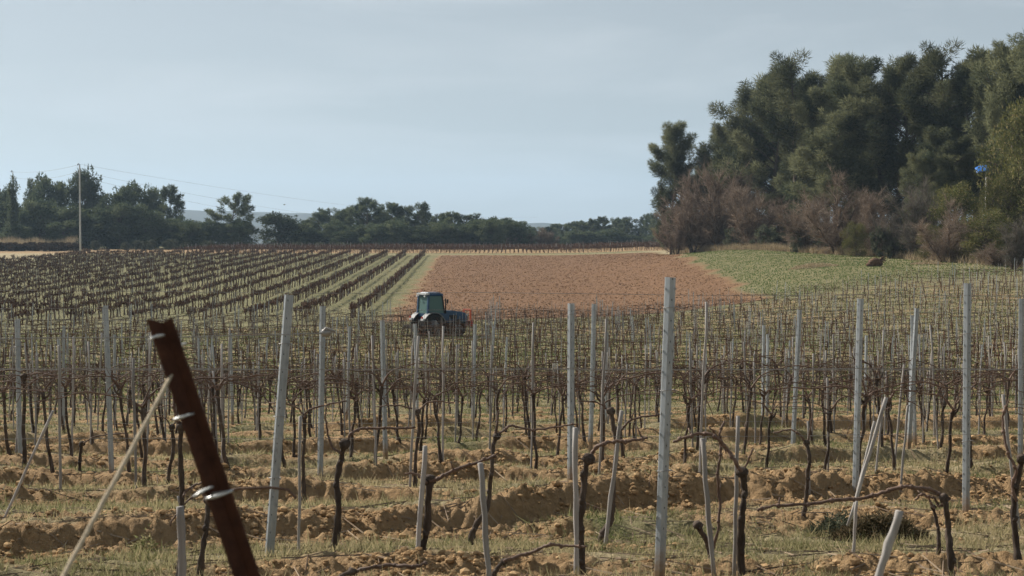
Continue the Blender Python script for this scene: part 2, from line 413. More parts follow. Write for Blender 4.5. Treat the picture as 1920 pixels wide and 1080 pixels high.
def trunk_mesh(mb, h, r=.0165, sides=8, n=4):
    pts = vine_trunk_path(h); sp_ = smooth_path(pts, n)
    rad = [r*(1.45-.55*min(1, i/len(sp_)*2.2))*random.uniform(.86,1.16) for i in range(len(sp_))]
    rad[-1] *= 1.15; rad[-2] *= 1.35; rad[-3] *= 1.2
    mb.tube(sp_, rad, sides, .13)
    if random.random() < .75:           # stub of an old arm
        p = sp_[-3]; d = random.choice((-1,1))
        mb.tube([p, p+Vector((.05*d,0,.05)), p+Vector((.07*d,.01,.12))], [r*.8,r*.6,r*.4], 6, .1)
    return pts[-1]
def cane_mesh(mb, p, d, kind, r=.0072, sides=6, n=4):
    ln = random.uniform(.75,1.1); u = random.uniform(.12,.26)
    if kind == 'arch':
        rel = [(0,0),(.10,.09+u*.2),(.28,u*.85),(.50,u),(.72,u*.72),(.90,u*.15),(1.0,-.10-random.uniform(0,.15))]
    elif kind == 'flat':
        rel = [(0,0),(.10,.05),(.25,.09),(.5,.10+random.uniform(-.03,.03)),(.75,.08),(1.0,.06)]
    else:
        rel = [(0,0),(.05,.15),(.12,.32),(.17,.5),(.25,.66)]
    yy = random.uniform(-.03,.03)
    pts = [p+Vector((a*ln*d, yy*a+random.uniform(-.012,.012), b_)) for a, b_ in rel]
    sp_ = wobble(smooth_path(pts, n), .004)
    rr = [(r*1.55 if i < n else r)*random.uniform(.85,1.15)*(1-.45*i/len(sp_)) for i in range(len(sp_))]
    mb.tube(sp_, rr, sides, .08)
    for i in range(n, len(sp_)-1, max(2, n-1)):     # buds, tendrils and cut spurs
        q = sp_[i]; k = random.random()
        if k < .45: mb.tube([q, q+Vector((random.uniform(-.03,.03), random.uniform(-.03,.03), random.uniform(.03,.09)))], [r*.55, r*.3], 4, 0)
        elif k < .62: mb.tube(smooth_path([q, q+Vector((random.uniform(-.06,.06),.01,.12)), q+Vector((random.uniform(-.15,.15),.02,.2+random.uniform(0,.15)))],2), taper(5, r*.45, r*.18), 4, 0)
def make_vine(label, group):
    t = thing('grapevine', label, 'grapevine', group=group)
    mb = MB(); h = random.uniform(.62,.86); p = trunk_mesh(mb, h); mb.build('trunk', M['bark'], t)
    ds = random.choice(((1,),(1,-1),(1,-1),(1,-1),(1,-1,1)))
    for d in ds:
        mb = MB(); cane_mesh(mb, p, d, random.choice(('arch','arch','flat'))); mb.build('cane', M['cane'], t)
    for _ in range(random.choice((1,2,2))):
        mb = MB(); cane_mesh(mb, p+Vector((random.uniform(-.05,.05),0,random.uniform(-.16,.0))), random.choice((-1,1)), random.choice(('arch','flat')), .0048); mb.build('cane', M['cane'], t)
    if random.random() < .5:
        mb = MB(); cane_mesh(mb, p, random.choice((-1,1)), 'up', .005); mb.build('cane', M['cane'], t)
    return t
def low_vine_mesh(mat, sides=5):
    mb = MB(); p = trunk_mesh(mb, random.uniform(.62,.86), .018, sides, 2)
    for d in (1,-1): cane_mesh(mb, p, d, random.choice(('arch','arch','flat')), .0070, 4, 2)
    for _ in range(2): cane_mesh(mb, p+Vector((0,0,random.uniform(-.15,0))), random.choice((1,-1)), random.choice(('arch','flat')), .0055, 4, 2)
    return mb.mesh('grapevine', mat)
POST_PROF = [(-.028,.012),(-.026,.004),(-.010,-.019),(.009,-.019),(.026,.003),(.028,.012),(.024,.012),(.0225,.005),(.0075,-.016),(-.0085,-.016),(-.0225,.006),(-.024,.012)]
def post_mesh(h, hooks=True, z0=-.3):
    mb = MB(); mb.prism(POST_PROF, z0, h)
    if hooks:
        z = .25
        while z < h-.04:
            mb.box((.0275,-.003,z), (.003,.006,.012)); mb.box((-.0265,.003,z), (.003,.006,.012))
            mb.box((.004,-.0187,z+.05), (.004,.0012,.010), mi=1)
            z += .105
    return mb.mesh('trellis_post', [M['galv'], M['dark']], False)
def ring_mesh(w=.031, d=.024, r=.0022):
    mb = MB(); pts = [(-w,-d,0),(w,-d,.006),(w,d*.7,.002),(-w,d*.7,-.004),(-w,-d,0)]
    mb.tube(smooth_path(pts, 2), r, 5); mb.tube([(w,-d,.006),(w+.02,-d-.012,.0)], r, 5); return mb.mesh('wire_clip', M['steel'])
def stake_mesh(h):
    mb = MB(); pts = [(random.uniform(-.006,.006), random.uniform(-.006,.006), -.2+i*(h+.2)/6) for i in range(7)]
    mb.tube(pts, [.0115*random.uniform(.88,1.12) for _ in pts], 7, .1); return mb.mesh('wooden_stake', M['stake'])
RING = ring_mesh()
PM = {h: post_mesh(h) for h in (1.62,1.70,1.78)}
def slim_mesh(h, k):
    mb = MB(); mb.prism([(x*k, y*k) for x, y in POST_PROF], -.3, h); return mb.mesh('trellis_post', [M['galv'], M['dark']], False)
PMLOW = [slim_mesh(1.62,.62), slim_mesh(1.5,.55), slim_mesh(1.7,.66)]
PMID = [slim_mesh(1.62,.85), slim_mesh(1.55,.75), slim_mesh(1.72,.9)]
SM = [stake_mesh(h) for h in (1.0,1.12,1.22,1.3,1.4,1.5)]

def metal_post(top, base, label, rz=0., group='galvanised trellis posts', rings=(.62,.98,1.4)):
    """post from base pixel point to top pixel point, at the distance of its foot"""
    b_ = Vector(base); t_ = Vector(top); d = t_-b_; L = d.length
    me = post_mesh(L, True, -.35)
    o = link('trellis_post', me); o.location = b_
    o.rotation_mode = 'QUATERNION'; o.rotation_quaternion = d.to_track_quat('Z','Y') @ Matrix.Rotation(rz-d.to_track_quat('Z','Y').to_euler().z, 4, 'Z').to_quaternion()
    tag(o, label, 'vineyard post', group)
    for h in rings:
        if h < L:
            c = link('wire_clip', RING, o, (0,0,h+random.uniform(-.03,.03)))
    return o
def px_post(xt, yt, xb, yb, D, label, rz=0.):
    return metal_post(P(xt,yt,D), P(xb,yb,D), label, rz)
HERO_POST = [   # x/y of top, x/y of foot, distance, turn, label
 (1258,520,1237,1100,7.15,.15,'tall galvanised post right of centre, largest and closest of the steel posts'),
 (541,553,500,1092,8.3,-.12,'galvanised post leaning clearly to the right just right of the rusty post'),
 (1815,531,1812,978,10.4,.05,'upright galvanised post with scattered soil at its foot near the right edge'),
 (1614,560,1604,950,12.0,.1,'galvanised post rising beside a dark weedy clump right of centre'),
 (1071,569,1070,916,11.6,.0,'straight galvanised post standing on top of the dark soil bank, right of the tractor'),
 (605,574,600,912,13.7,.1,'upright galvanised post immediately right of the leaning steel post'),
 (197,573,209,905,14.0,-.3,'galvanised post leaning slightly left, between left picture edge and rusty post'),
 (1916,560,1914,880,14.3,.2,'galvanised post cut by the right edge of the picture'),
 (31,600,38,880,16.0,-.2,'galvanised post beside a thick dark vine trunk at the far left'),
 (1500,581,1486,860,17.2,.1,'thin galvanised post leaning right between the tallest post and the weedy clump'),
 (1114,570,1108,840,18.0,.2,'slim galvanised post just right of the post on the soil bank'),
 (778,607,783,790,25.5,.0,'thin post standing right in front of the tractor rear wheel'),
 (891,608,887,796,25.0,.1,'thin pale post just right of the tractor front implement'),
 (1432,610,1430,800,26.0,.0,'thin galvanised post between tallest post and leaning thin post, upper vines behind'),
 (432,625,436,790,27.0,.2,'thin post standing between the rusty post and the leaning steel post'),
 (656,612,650,784,27.5,.1,'thin pale post tilting right, left of the tractor'),
 (1138,622,1136,800,26.5,.1,'short thin post to the right of the slim pair right of centre'),
]
hero_xy = []
for xt,yt,xb,yb,D,rz,lab in HERO_POST:
    px_post(xt,yt,xb,yb,D,lab,rz); hero_xy.append(((xb-HX)/F*D, D))

# ---- hero vines of the front rows (paths read off the photo, each at its own distance)
def hero_vine(label, D, trunk, canes, r=.024, dy=0.):
    b_ = P(*trunk[0], D); t = thing('grapevine', label, 'grapevine', b_, group='bare grapevines of the near vineyard')
    def loc(p, i=0, n=1): return P(p[0], p[1], D+dy*i/max(1,n-1)+random.uniform(-.03,.03))-b_
    mb = MB(); pts = [loc(p) for p in trunk]; pts.insert(0, pts[0]+Vector((0,0,-.15)))
    sp_ = wobble(smooth_path(pts, 5), .003)
    mb.tube(sp_, [.88*r*(1.35-.5*min(1, i/len(sp_)*1.8))*random.uniform(.84,1.18) for i in range(len(sp_))], 9, .15)
    for q in sp_[4:-1:5]:
        if random.random() < .5: mb.blob(q+Vector((random.uniform(-.5,.5)*r,-r*.5,0)), (r*.85,r*.8,r*1.0), 1, .25)
    e = sp_[-1]; mb.blob(e, (r*1.5,r*1.4,r*1.3), 2, .2)
    mb.build('trunk', M['bark'], t)
    for cn in canes:
        rr = cn[0]*.82; mb = MB(); pts = [loc(p, i, len(cn)-1) for i, p in enumerate(cn[1:])]
        sp_ = wobble(smooth_path(pts, 5), .004)
        mb.tube(sp_, [rr*random.uniform(.85,1.2)*(1-.35*i/len(sp_)) for i in range(len(sp_))], 7, .1)
        for i in range(3, len(sp_)-1, 4):
            q = sp_[i]; mb.blob(q, (rr*1.35,)*3, 1, .2)
            if random.random() < .35: mb.tube([q, q+Vector((random.uniform(-.03,.03), random.uniform(-.03,.03), random.uniform(-.05,.08)))], [rr*.6, rr*.3], 5)
        mb.build('cane', M['cane'], t)
    return t
hero_vine('dark vine with curved foot and long thin arm, beside the leaning steel post', 8.4,
  [(612,1055),(630,1010),(634,950),(632,900),(640,860),(646,832)], [(.012,(646,836),(655,818),(668,806),(690,803),(730,803),(780,801)),(.009,(640,850),(622,835),(612,800),(610,760))], .023)
hero_vine('thick rough vine trunk with a light stake tied to its left, left of centre', 8.0,
  [(782,1085),(790,1040),(800,990),(803,930),(806,900)], [(.013,(806,902),(830,893),(845,885),(880,872),(915,860),(930,856)),(.010,(800,905),(792,896),(778,888),(760,888))], .026)
hero_vine('vine with a kinked foot bending left and a forked head, centre front', 9.1,
  [(882,1018),(892,985),(912,955),(918,915),(922,880),(925,835),(932,818)], [(.010,(932,820),(945,806),(960,798),(1000,806),(1050,800),(1085,795)),(.008,(930,822),(930,800),(936,770))], .019)
hero_vine('tall vine whose thick arm arches right, beside the post on the soil bank', 7.4,
  [(1090,1100),(1090,1040),(1088,980),(1093,930),(1098,880),(1104,860)], [(.013,(1104,862),(1112,845),(1130,833),(1150,828),(1180,826),(1215,820))], .024)
hero_vine('vine with a stump-like foot and a light stake leaning right against it', 9.2,
  [(1128,1022),(1130,1000),(1146,975),(1149,930),(1152,880),(1156,830),(1150,800),(1146,770)], [(.010,(1152,800),(1165,805),(1180,790),(1200,782),(1235,778)),(.009,(1148,790),(1140,770),(1120,755),(1085,752))], .02)
hero_vine('vine with a broad bowed arm dropping to the right of the tallest post', 7.5,
  [(1392,1090),(1389,1020),(1392,960),(1396,920),(1392,885)], [(.013,(1394,890),(1380,868),(1362,840),(1340,818),(1315,813),(1285,820),(1262,830)),(.008,(1392,890),(1400,870),(1412,840))], .023)
hero_vine('thin dark vine next to a leaning stake, just right of the tallest post', 7.9,
  [(1340,1085),(1332,1040),(1322,1010),(1308,985)], [(.011,(1332,1040),(1345,1000),(1350,940),(1345,890),(1352,845),(1350,815),(1358,790)),(.008,(1352,845),(1345,820),(1330,800))], .02)
hero_vine('slender vine tied to a stake left of the weedy clump', 10.2,
  [(1503,985),(1508,960),(1512,930),(1514,890),(1518,860),(1512,830)], [(.010,(1512,835),(1500,815),(1480,806),(1450,812)),(.008,(1514,835),(1520,800),(1524,770))], .017)
hero_vine('vine with a very long bowed arm sweeping left across the weedy clump', 7.6,
  [(1784,1100),(1782,1040),(1778,990),(1774,950),(1770,934)], [(.014,(1770,936),(1750,920),(1715,914),(1690,913),(1660,922),(1620,934),(1570,938),(1515,945),(1450,948),(1420,958)),(.009,(1772,940),(1760,950),(1752,935),(1740,930))], .021)
hero_vine('pair of crossing dark vine stems by the right picture edge', 8.0,
  [(1908,1085),(1906,1020),(1900,960),(1908,900),(1916,860)], [(.012,(1906,940),(1898,910),(1905,880),(1890,850),(1880,800),(1885,760)),(.010,(1916,862),(1930,840),(1950,830))], .022)
hero_vine('upright dark vine with straight trunk between the two posts left of centre', 11.4,
  [(566,953),(570,920),(568,870),(571,820),(570,780)], [(.010,(570,784),(580,768),(610,760),(650,752)),(.009,(569,784),(560,766),(530,756),(505,755))], .019)
hero_vine('dark vine with straight trunk in front of the tractor post, left of centre', 12.3,
  [(776,937),(778,900),(780,850),(786,800),(782,772)], [(.010,(783,775),(795,760),(815,752),(850,756)),(.009,(782,775),(770,765),(740,760),(705,762))], .02)
hero_vine('dark double vine trunk directly left of the rusty post', 7.0,
  [(336,1085),(340,1030),(338,980),(342,930),(338,860),(340,800)], [(.010,(340,806),(330,780),(325,740)),(.009,(341,800),(352,780),(380,770)),(.008,(342,930),(356,915),(378,905),(402,900))], .017)
hero_vine('crooked dark vine partly hidden behind the rusty post', 7.3,
  [(374,1085),(380,1030),(388,980),(390,940)], [(.010,(390,944),(384,920),(392,880),(400,830)),(.008,(390,942),(376,925),(350,940),(318,985))], .018)
hero_vine('leaning vine with pale bark left of the rusty post base', 12.4,
  [(313,925),(316,890),(325,840),(322,800)], [(.009,(322,803),(335,785),(365,775),(400,778)),(.009,(322,803),(310,785),(285,780))], .02)
hero_vine('short cut-back vine trunk beyond the soil bank at far left', 14.5,
  [(149,893),(150,860),(153,832)], [(.009,(153,836),(170,822),(200,815),(240,812))], .022)
hero_vine('thick dark vine trunk hugging the far left post', 15.0,
  [(44,892),(46,850),(44,800),(46,740),(44,706)], [(.009,(44,710),(70,700),(110,704),(140,700)),(.009,(44,710),(30,703),(0,705))], .026)
hero_vine('low creeping cane across the soil at the bottom, left of centre', 6.9,
  [(636,1092),(645,1078),(660,1072)], [(.012,(660,1072),(690,1066),(730,1060),(775,1062),(800,1056))], .016)
hero_vine('knobbly cane rising right out of the soil at the bottom centre', 6.9,
  [(925,1086),(932,1066),(945,1052)], [(.011,(945,1052),(975,1042),(1005,1032),(1032,1022),(1060,1024),(1100,1025))], .014)
hero_vine('smaller vine with a low bowed cane right of the weedy clump', 8.2,
  [(1760,1010),(1758,985),(1750,950)], [(.009,(1751,955),(1742,935),(1730,926),(1716,936))], .012)

def px_stake(x0, y0, x1, y1, D, label, r=.0135, D2=None, name='wooden_stake', cat='stake', group='wooden vine stakes', mat='stake'):
    a = P(x0,y0,D); b_ = P(x1,y1,D2 or D); d = b_-a
    mb = MB(); pts = [a*0+d*t+Vector((random.uniform(-.003,.003),0,0)) for t in np.linspace(0 if y0 > 1080 else -.12,1,8)]
    mb.tube(pts, [r*random.uniform(.9,1.1) for _ in pts], 8, .08)
    return tag(mb.build(name, M[mat], None, True, a), label, cat, group)
px_stake(783,1030,798,836,7.95,'pale stake leaning right against the thick rough vine, left of centre')
px_stake(918,1100,901,868,6.6,'short pale stake in front of the forked vine, leaning left')
px_stake(1082,1100,1078,802,7.3,'slender pale stake tied to the arching vine right of the bank post', .0125)
px_stake(1135,1020,1165,770,9.1,'long pale stake leaning right, left of the tallest post')
px_stake(1336,1060,1317,822,7.5,'pale stake leaning left, right of the tallest post')
px_stake(1376,1100,1384,780,7.6,'thin upright stake tied to the bow-armed vine', .011)
px_stake(1640,1100,1688,958,4.6,'blurred thick stake leaning right in the bottom right foreground', .014)
px_stake(1598,960,1662,745,9.0,'long reddish stake leaning right across the weedy clump', .012)
px_stake(1612,905,1640,790,9.6,'thin leaning stake parallel to the reddish one, by the weedy clump', .010)
px_stake(1600,1055,1606,940,8.3,'thin forked stick upright below the weedy clump', .010)
px_stake(1690,905,1702,760,11.8,'thin stake behind the weedy clump', .010)
px_stake(344,1100,338,950,5.6,'weathered grey stake wired to the rusty post, bottom left', .0165)
px_stake(352,1010,334,930,9.5,'thin broken cane behind the grey stake, bottom left', .008)
px_stake(560,1040,563,780,8.5,'thin stake behind the curved-foot vine', .009)
px_stake(232,1040,226,985,9.2,'short thin stick poking from the shaded bank at left', .008)
px_stake(10,968,100,770,9.3,'long leaning bamboo cane at the far left', .009)
px_stake(1518,920,1515,790,11.8,'thin stake right behind the slender vine left of the weedy clump', .010)
px_stake(1910,985,1880,740,9.6,'pale stake leaning left by the right picture edge', .012)
px_stake(1640,905,1655,770,12.8,'reddish brown stick leaning right behind the galvanised post by the weeds', .010)

# ---- rusty end post with its clips and guy rope
a, b_ = P(462,1092,2.62), P(297,606,2.72)
foot = a+(a-b_).normalized()*.62
t = thing('end_post', 'dark rusty angle-iron end post leaning left in the foreground', 'end post', foot)
d = b_-foot; q = d.to_track_quat('Z','Y').to_matrix().to_4x4()
mb = MB(); w = .0155
prof = [(-w,-.004),(w,-.012),(w,-.006),(-w+.006,.002),(-w+.005,.024),(-w,.024)]
mb.prism(prof, -.35, d.length)
mb.v[len(prof)+1].z += .012; mb.v[len(prof)+2].z += .012; mb.v[len(prof)].z += -.004
o = mb.build('post_iron', M['rust'], t, False); o.matrix_local = q @ Matrix.Rotation(-.0, 4, 'Z')
def clip(x0,y0,x1,y1,D,w=.0055):
    w *= .5
    mb = MB(); p0, p1 = P(x0,y0,D)-foot, P(x1,y1,D)-foot
    n = 7; pts = [p0.lerp(p1, k/(n-1))+Vector((0,-.006*math.sin(math.pi*k/(n-1)),0)) for k in range(n)]
    mb.tube(pts, [w*(.6+.4*math.sin(math.pi*k/(n-1))) for k in range(n)], 6, .05)
    mb.tube([p1, p1+Vector((.006,.03,0)), p0+Vector((0,.05,0))], .002, 6)
    return mb.build('wire_clip', M['clip'], t)
clip(279,637,294,630,2.66); clip(325,787,350,779,2.64,.0062); clip(362,931,386,918,2.6,.0052); clip(386,935,424,925,2.6,.0068)
clip(327,656,336,646,2.73,.003)
mb = MB(); g0, g1 = P(322,702,2.70), P(95,1112,2.25); g2 = g1+(g1-g0)*.9
zz = zg1(g2.x, g2.y)
kk = 1.0
while (g0+(g1-g0)*kk).z > zg1((g0+(g1-g0)*kk).x, (g0+(g1-g0)*kk).y)-.03 and kk < 4: kk += .05
ge = g0+(g1-g0)*kk
n = 60
mb.tube([g0.lerp(ge, i/n)-g0+Vector((random.uniform(-.0006,.0006),random.uniform(-.0006,.0006),-.012*math.sin(math.pi*i/n))) for i in range(n+1)], [.0039*random.uniform(.9,1.12) for _ in range(n+1)], 8, .06)
tag(mb.build('guy_rope', M['rope'], None, True, g0), 'beige taut guy rope running from the rusty post down to the left', 'rope')

# ---- trellis wires of the nearest rows
def wire(pts, label, r=.0022, knots=(), mat='steel'):
    o0 = Vector(pts[0]); mb = MB(); mb.tube([Vector(p)-o0 for p in pts], r, 5, 0)
    for k in knots:
        kv = Vector(k)-o0
        mb.blob(kv, (.022,.014,.016), 2, .2); mb.tube([kv+Vector((-.02,0,0)), kv+Vector((.0,-.01,.02)), kv+Vector((.035,0,.004))], .005, 6)
    return tag(mb.build('trellis_wire', M[mat], None, True, o0), label, 'wire', 'trellis wires of the near rows')
hts = ((.62,'lower'),(1.0,'middle'),(1.42,'upper'))
ordn = ('front','second','third','fourth','fifth','sixth','seventh')
for k in range(7):
    Y0 = ROW0+SP*k+.1
    W2 = .42*Y0+1.5
    for h, nm in hts:
        xs = np.arange(-W2, W2+.01, .58)
        yy = Y0+TILT*xs
        zb = base_z(yy)+.12
        pts = [(x, y, z+h-.012*abs(math.sin(x*1.36))) for x, y, z in zip(xs, yy, zb)]
        wire(pts, '%s steel wire strung along the %s row of vines' % (nm, ordn[k]), .0013 if k < 3 else .0017)
wire([P(x,y,5.2+.0008*x) for x,y in ((-300,640),(100,634),(330,632),(500,628),(610,625))], 'near blurred wire ending at a twisted tensioner in front of the leaning post', .0022, [P(612,624,5.69)])
wire([P(x,y,4.6) for x,y in ((395,925),(450,916),(510,914),(540,918),(556,934))], 'thick dark wire bent past the leaning post from the lowest clip of the rusty post', .005, (), 'cane')

# ------------------------------------------------------------------ repeated vines, posts and stakes of the near vineyard
TR = (-4.12, 75.5)      # tractor stand
def free(x, y, r=1.9): return (x-TR[0])**2+(y-TR[1])**2 > r*r and not (abs(x-TR[0]) < 2.6 and abs(y-TR[1]) < 1.5)
vpos, ppos, spos = [], [], []
rr_ = random.Random(11)
for k in range(0, 60):
    Yk = ROW0+SP*k
    for x in np.arange(-60, 62, .78):
        x = x+((k*.37) % 1)+rr_.uniform(-.12,.12); y = Yk+TILT*x
        if y < 6.8 or abs(x) > .372*y+.6 or y > front_edge(x)-1: continue
        i = int(round(x))
        if k >= 3 or (k == 2 and abs(x) > 2.6):
            if rr_.random() < .93 and free(x, y): vpos.append((x, y, k))
        if k >= 2 and rr_.random() < (.55 if y < 18 else .97): spos.append((x+rr_.uniform(-.06,.06), y+rr_.uniform(-.06,.06), k))
    for x in np.arange(-60, 62, 6.4):
        y = Yk+TILT*x; x = x+1.3+(k % 2)*.25+.6*math.sin(k*1.3)*(y < 40)+rr_.uniform(-.2,.2); y = Yk+TILT*x
        if y < 15.5 or abs(x) > .375*y+.4 or y > front_edge(x)-1: continue
        if -.064 < x/y < -.018 and 15 < y < 74: continue
        if free(x, y, 1.6) and all((x-a0)**2+(y-b0)**2 > .8 for a0, b0 in hero_xy): ppos.append((x, y, k))
def setz(pp):
    z = zg(np.array([p[0] for p in pp]), np.array([p[1] for p in pp])); return [(p[0],p[1],float(q),p[2]) for p, q in zip(pp, z)]
vpos, ppos, spos = setz(vpos), setz(ppos), setz(spos)
vpos.sort(key=lambda p: p[1]); ppos.sort(key=lambda p: p[1]); spos.sort(key=lambda p: p[1])
NV, NP, NS = 276, 278, 278
VG = 'bare grapevines of the near vineyard'
def vlab(y, x):
    z = 'just behind the front posts' if y < 19 else 'in the crowded middle rows' if y < 33 else 'in the grassy rows near the tractor'
    s = 'left of the leaning post' if x/y < -.16 else 'right of the tallest post' if x/y > .115 else 'between the two largest posts'
    return z, s
nearv = [make_vine('x', VG) for _ in range(12)]
lowv = [low_vine_mesh(M['bark']) for _ in range(10)]
used = set()
for i, (x, y, z, k) in enumerate(vpos[:NV]):
    zz_, ss_ = vlab(y, x); lab = 'bare grapevine %s, %s' % (zz_, ss_)
    if y < 26:
        j = i % 12
        if j not in used: o = nearv[j]; used.add(j)
        else: o = dup(nearv[j])
        o.location = (x, y, z); o.rotation_euler = (0, 0, TILT+rr_.choice((0, math.pi))+rr_.uniform(-.12,.12)); s = rr_.uniform(.9,1.12); o.scale = (s, s, s)
        o['label'] = lab
    else:
        o = link('grapevine', lowv[i % 10], None, (x, y, z)); o.rotation_euler = (0, 0, TILT+rr_.choice((0, math.pi))+rr_.uniform(-.12,.12))
        s = rr_.uniform(.9,1.15); o.scale = (s, s, s); tag(o, lab, 'grapevine', VG)
for i, (x, y, z, k) in enumerate(ppos[:NP]):
    zz_, ss_ = vlab(y, x)
    me = list(PM.values())[i % 3] if y < 20 else PMID[i % 3] if y < 34 else PMLOW[i % 3]
    o = link('trellis_post', me, None, (x, y, z)); o.rotation_euler = (rr_.uniform(-.03,.03), rr_.uniform(-.055,.055), rr_.uniform(-.4,.4))
    tag(o, 'thin galvanised post %s, %s' % (zz_ if y < 62 else 'in the farthest rows', ss_), 'vineyard post', 'galvanised trellis posts')
for i, (x, y, z, k) in enumerate(spos[:NS]):
    zz_, ss_ = vlab(y, x)
    o = link('wooden_stake', SM[i % 6], None, (x, y, z)); o.rotation_euler = (rr_.uniform(-.05,.05), rr_.uniform(-.07,.07), rr_.uniform(0,6))
    tag(o, 'thin wooden stake %s, %s' % (zz_, ss_), 'stake', 'wooden vine stakes')
def tile(protos, pos, rot, scl, rg):
    """merge copies of small numpy face soups (n,k,3)"""
    out = []
    which = rg.integers(0, len(protos), len(pos))
    for j, pr in enumerate(protos):
        s = which == j; Pp = pos[s]; c, s_ = np.cos(rot[s]), np.sin(rot[s])
        v = pr[None]*scl[s][:,None,None,None]
        x = v[...,0]*c[:,None,None]-v[...,1]*s_[:,None,None]; y = v[...,0]*s_[:,None,None]+v[...,1]*c[:,None,None]
        vv = np.stack([x, y, v[...,2]], -1)+Pp[:,None,None,:]
        out.append(vv.reshape(-1,3))
    return np.concatenate(out)
def soup(mb):
    q = [f if len(f) == 4 else None for f in mb.f]
    return np.array([[tuple(mb.v[i]) for i in f] for f in q if f])
def stuff(name, Vv, k, mat, tint, label, cat):
    return tag(link(name, npmesh(name, Vv, k, mat, tint)), label, cat, None, 'stuff')
protos = []
for _ in range(8):
    mb = MB(); p = vine_trunk_path(random.uniform(.55,.75)); mb.tube(smooth_path(p,1), .025, 4, .1, False)
    for dd in (1,-1):
        u = random.uniform(.03,.13); pts = [p[-1]+Vector((a_*dd, 0, b2)) for a_, b2 in ((0,0),(.2,u*.9),(.45,u),(.75,u*.6),(.98,u*.3))]
        mb.tube(pts, .0105, 3, .1, False)
        if random.random() < .7: mb.tube([pts[1], pts[1]+Vector((.1*dd,.05,.25))], .008, 3, 0, False)
    protos.append(soup(mb))
def rtint(nv, per, rg): return np.repeat(rg.random(nv//per+1), per)[:nv]
rg = np.random.default_rng(5)
rest = np.array([p[:3] for p in vpos[NV:]])
Vv = tile([p[:24] if len(p) > 24 else p for p in protos] and protos, rest, rg.uniform(-.1,.1,len(rest))+TILT+np.pi*rg.integers(0,2,len(rest)), rg.uniform(.9,1.15,len(rest)), rg)
stuff('vine_rows', Vv, 4, M['farvine'], rtint(len(Vv), 40, rg), 'rows of bare vines receding across the green middle slope', 'grapevines')
def sticks(pos, h, w, rg, tilt=.05):
    n = len(pos); d = nrm(np.stack([rg.normal(0,tilt,n), rg.normal(0,tilt,n), np.ones(n)], 1))
    f = []
    for a0 in range(3):
        a1, a2 = a0*2.094, (a0+1)*2.094
        o1, o2 = np.array([math.cos(a1), math.sin(a1), 0]), np.array([math.cos(a2), math.sin(a2), 0])
        b0 = pos-d*.1; t0 = pos+d*h[:,None]
        f.append(np.stack([b0+o1*w[:,None], b0+o2*w[:,None], t0+o2*w[:,None], t0+o1*w[:,None]], 1))
    return np.concatenate(f, 1).reshape(-1,3)
rest = np.array([p[:3] for p in spos[NS:]])
Vv = sticks(rest, rg.uniform(1.0,1.5,len(rest)), np.full(len(rest), .0115), rg)
stuff('stake_rows', Vv, 4, M['farstake'], rtint(len(Vv), 12, rg), 'thin stakes standing in the far rows of the green slope', 'stakes')
rest = np.array([p[:3] for p in ppos[NP:]])
if len(rest):
    Vv = sticks(rest, rg.uniform(1.55,1.75,len(rest)), np.full(len(rest), .017), rg, .03)
    stuff('post_rows', Vv, 4, M['farpost'], rtint(len(Vv), 12, rg), 'galvanised posts of the farthest rows of the green slope', 'vineyard posts')

# ------------------------------------------------------------------ far vineyard on the left and the strip along the crest
pos, rot = [], []
dirx = -.030
for j in range(0, 28):
    x0 = -11.0-3.25*j
    y0 = float(front_edge(x0))+6
    for y in np.arange(y0, 249, .95):
        x = x0+dirx*(y-106)+rg.normal(0,.05)
        if x < -.375*y-2 or x < -76 or rg.random() < .07: continue
        pos.append((x, y, 0)); rot.append(math.pi/2+rg.normal(0,.1))
pos = np.array(pos); pos[:,2] = zg(pos[:,0], pos[:,1])
protos = []
for _ in range(10):
    mb = MB(); p = vine_trunk_path(random.uniform(.55,.7)); mb.tube(smooth_path(p,1), .042, 4, .15, False)
    for dd in (1,-1):
        mb.tube([p[-1]+Vector((a_*dd, random.uniform(-.05,.05), b2)) for a_, b2 in ((0,0),(.25,.1),(.55,.08))], .034, 4, .2, False)
        for _k in range(12):
            q = p[-1]+Vector((dd*random.uniform(0,.58), random.uniform(-.08,.08), random.uniform(-.06,.12)))
            mb.tube([q, q+Vector((random.uniform(-.2,.2), random.uniform(-.15,.15), random.uniform(-.05,.33)))], .022, 3, 0, False)
    protos.append(soup(mb))
Vv = tile(protos, pos, np.array(rot), rg.uniform(.9,1.2,len(pos)), rg)
sel = rg.random(len(pos)) < .33
Vs = sticks(pos[sel]+np.array([.08,0,0]), rg.uniform(1.1,1.5,sel.sum()), np.full(sel.sum(), .022), rg)
xs, ys2 = [], []
for y in (261, 264, 267, 270, 274, 278, 283, 288, 294, 300):
    for x in np.arange(-62, 48, .8): xs.append(x+rg.normal(0,.08)); ys2.append(y-.02*x+rg.normal(0,.05))
p2 = np.stack([np.array(xs), np.array(ys2), zg(np.array(xs), np.array(ys2))], 1)
V2 = tile(protos, p2, rg.normal(0,.1,len(p2)), rg.uniform(.95,1.3,len(p2)), rg)
sel = rg.random(len(p2)) < .4
V2s = sticks(p2[sel], rg.uniform(1.2,1.7,sel.sum()), np.full(sel.sum(), .03), rg)
stuff('far_vines', np.concatenate([Vv, V2]), 4, M['farvine'], rtint(len(Vv)+len(V2), 60, rg), 'dark brown vine rows of the far vineyard running up to the crest', 'grapevines')
stuff('far_stakes', np.concatenate([Vs, V2s]), 4, M['farstake'], rtint(len(Vs)+len(V2s), 12, rg), 'pale stakes standing in the far vine rows and along the crest', 'stakes')

